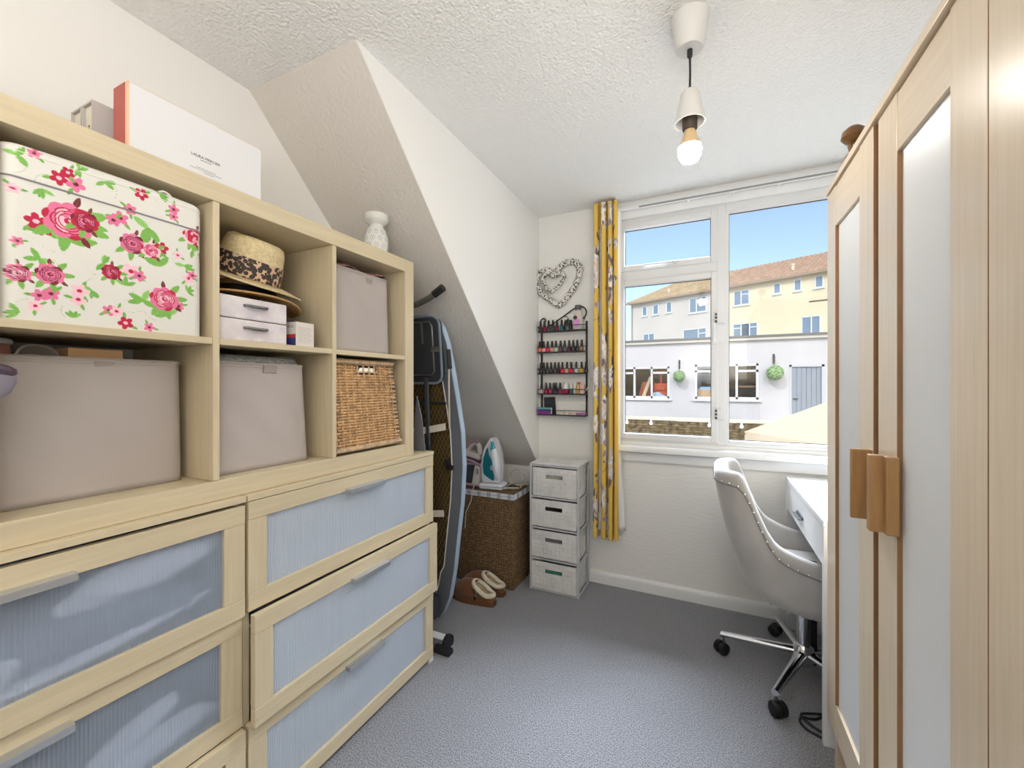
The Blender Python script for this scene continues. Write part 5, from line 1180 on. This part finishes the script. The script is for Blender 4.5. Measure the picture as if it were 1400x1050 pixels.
def seat(u,v):
    a = 2*math.pi*u; c, s_ = math.cos(a), math.sin(a); ex = .35
    b_ = -math.pi/2+math.pi*v
    k = max(1e-3,math.cos(b_))**.35
    return (.375+.235*math.copysign(abs(c)**ex,c)*k, 2.04+.172*math.copysign(abs(s_)**ex,s_)*k, .435+.045*math.sin(b_)+.006*(1-(2*u-1)**2)*0)
obj('seat_cushion', G().grid(seat,64,16,True), M_velvet, ch, smooth=2)
obj('underside', G().add([(*plan(u,.332,.004),.3325) for u in us],[tuple(range(UN))]), mat('chair_underside', srgb(40,40,42), .9), ch)
obj('tilt_mechanism', G().box(.27,.43,1.97,2.11,.295,.331), M_black, ch, bevel=.008)
obj('column', G().lathe([(.026,.13),(.026,.30)],(.35,2.04,0),24), M_chrome, ch, smooth=True)
obj('gas_strut', G().lathe([(.014,.06),(.014,.30)],(.385,2.055,0),16), M_black, ch, smooth=True)
obj('hub', G().lathe([(.022,.055),(.034,.065),(.04,.10),(.036,.135),(.027,.145)],(.35,2.04,0),24), M_chrome, ch, smooth=True)
M_tyre = mat('caster_black', srgb(22,22,24), .5)
for k in range(5):
    a = math.radians(172+72*k); dx, dy = math.cos(a), math.sin(a)
    pt = lambda r,z: (.35+dx*r, 2.04+dy*r, z)
    g = G(); n = 10; vs = []
    for q in range(n):
        t = q/(n-1); r = .03+.275*t; w_ = .022-.009*t; h = .016-.004*t; zc = .108-.026*t
        for a2 in np.linspace(0,2*math.pi,13)[:-1]: vs.append((.35+dx*r-dy*w_*math.cos(a2), 2.04+dy*r+dx*w_*math.cos(a2), zc+h*math.sin(a2)))
    g.add(vs,[(q*12+i,q*12+(i+1)%12,(q+1)*12+(i+1)%12,(q+1)*12+i) for q in range(n-1) for i in range(12)]+[tuple(range(12))[::-1],tuple(range((n-1)*12,n*12))])
    lg = obj('leg', g, M_chrome, ch, smooth=True)
    obj('caster_stem', G().tube([pt(.292,.078),pt(.292,.045)],.0055,8), M_grey, lg, smooth=True)
    aa = a+.9; ux, uy = math.cos(aa), math.sin(aa)
    c = Vector(pt(.292,.0265))+Vector((ux*.012,uy*.012,0))
    Rm = Matrix.Rotation(aa,3,'Z') @ Matrix.Rotation(math.pi/2,3,'X')
    obj('caster', G().lathe([(.001,-.027),(.018,-.027),(.025,-.022),(.0265,-.012),(.0265,-.005),(.02,-.003),(.02,.003),(.0265,.005),(.0265,.012),(.025,.022),(.018,.027),(.001,.027)],c,20,R=Rm), M_tyre, lg, smooth=True)

# ------------------------------------------------------------------ wardrobe
wd_ = thing('wardrobe', 'tall birch wardrobe with ribbed white door panels and wooden block pulls', 'wardrobe', (.62,1.0,0))
WF = .335; WYB, WYE = .372, 1.597; WT = 1.806
obj('top_panel', G().box(WF-.004,.9,WYB,WYE,WT-.018,WT), WY, wd_, bevel=.001)
for y in (WYB,WYE-.018): obj('side_panel', G().box(WF+.02,.9,y,y+.018,.0,WT-.0185), WZ, wd_, bevel=.001)
obj('bottom_panel', G().box(WF+.022,.9,WYB+.0185,WYE-.0185,.14,.16), WY, wd_)
obj('back_panel', G().box(.89,.9,WYB+.0185,WYE-.0185,.16,WT-.0185), WZ, wd_)
for y in (.775,): obj('partition', G().box(WF+.03,.889,y-.009,y+.009,.161,WT-.0185), WZ, wd_)
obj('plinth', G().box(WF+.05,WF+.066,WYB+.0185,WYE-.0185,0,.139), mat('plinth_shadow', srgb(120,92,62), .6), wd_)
def wdoor(y0,y1,fx,far_w,near_w,panel=True):
    d = obj('door', G().box(fx+.0125,fx+.018,y0+.01,y1-.01,.17,WT-.03), WZ, wd_)
    z0, z1 = .165, WT-.0225
    if not panel:
        obj('slab', G().box(fx,fx+.0124,y0,y1,z0,z1), WZ, d, bevel=.001); return d
    obj('stile', G().box(fx,fx+.019,y1-far_w,y1,z0,z1), WZ, d, bevel=.001)
    obj('stile', G().box(fx,fx+.019,y0,y0+near_w,z0,z1), WZ, d, bevel=.001)
    obj('stile_edge', G().box(fx+.0004,fx+.0185,y1-far_w-.0012,y1-far_w-.0001,z0+.095,z1-.118), M_edge, d)
    obj('door_edge', G().box(fx+.0004,fx+.0185,y0-.0013,y0-.0001,z0,z1), M_edge, d)
    obj('rail', G().box(fx+.0012,fx+.019,y0+near_w+.0004,y1-far_w-.0004,z1-.117,z1-.002), WY, d, bevel=.001)
    obj('rail', G().box(fx+.0012,fx+.019,y0+near_w+.0004,y1-far_w-.0004,z0,z0+.094), WY, d, bevel=.001)
    ya_, yb_ = y0+near_w, y1-far_w; n = int((yb_-ya_)/.0042); vs = []
    for i in range(n):
        for q in range(4): vs += [(fx+.0095-.001*math.sin(math.pi*q/4), ya_+(yb_-ya_)*(i+q/4)/n, zz) for zz in (z0+.09,z1-.112)]
    m2 = len(vs)//2
    obj('ribbed_panel', G().add(vs,[(2*i,2*i+1,2*i+3,2*i+2) for i in range(m2-1)]), M_wfrost, d, smooth=2)
    return d
d1 = wdoor(1.193,1.592,WF,.088,.095); d2 = wdoor(.779,1.176,WF+.004,.100,.095); wdoor(WYB+.003,.776,WF+.004,0,0,False)
obj('pull', G().box(.296,WF,1.197,1.208,.893,1.052).box(.322,WF,1.2085,1.225,.893,1.052), M_pull, d1, bevel=.002)
obj('pull', G().box(.297,WF+.004,1.078,1.098,.900,1.056).box(.318,WF+.004,1.060,1.0775,.900,1.056), M_pull, d2, bevel=.002)
# ornament on the wardrobe
of = thing('wooden_ornament', 'small carved wooden figure standing on the wardrobe top', 'ornament', (.368,1.44,WT))
M_orn = mat('dark_varnished_wood', srgb(112,78,40), .3, noise=(30,.3))
obj('base', G().ball((.358,1.445,WT+.02),(.016,.018,.020)).lathe([(.018,0),(.016,.008),(.006,.012)],(.362,1.44,WT),14), M_orn, of, smooth=2)
obj('stem', G().tube([(.362,1.44,WT+.03),(.354,1.44,WT+.055),(.358,1.44,WT+.075)],[.008,.006,.008],8), M_orn, of, smooth=2)
obj('head', G().lathe([(.001,.062),(.020,.066),(.029,.078),(.026,.095),(.014,.106),(.001,.109)],(.362,1.44,WT),18), M_orn, of, smooth=True)
# black cable on the carpet
cb = [(.40,1.86,.005),(.345,1.80,.005),(.305,1.79,.006),(.292,1.765,.006),(.305,1.735,.006),(.34,1.715,.006),(.39,1.70,.006)]
cb2 = [(.40,1.835,.013),(.33,1.81,.013),(.30,1.79,.014),(.31,1.765,.013),(.345,1.735,.012),(.40,1.72,.012)]
tag(obj('power_cable', G().tube(smoothp(cb+cb2[::-1]),.0042,8), M_black, smooth=True), 'looped black power cable lying on the carpet below the desk', 'cable')
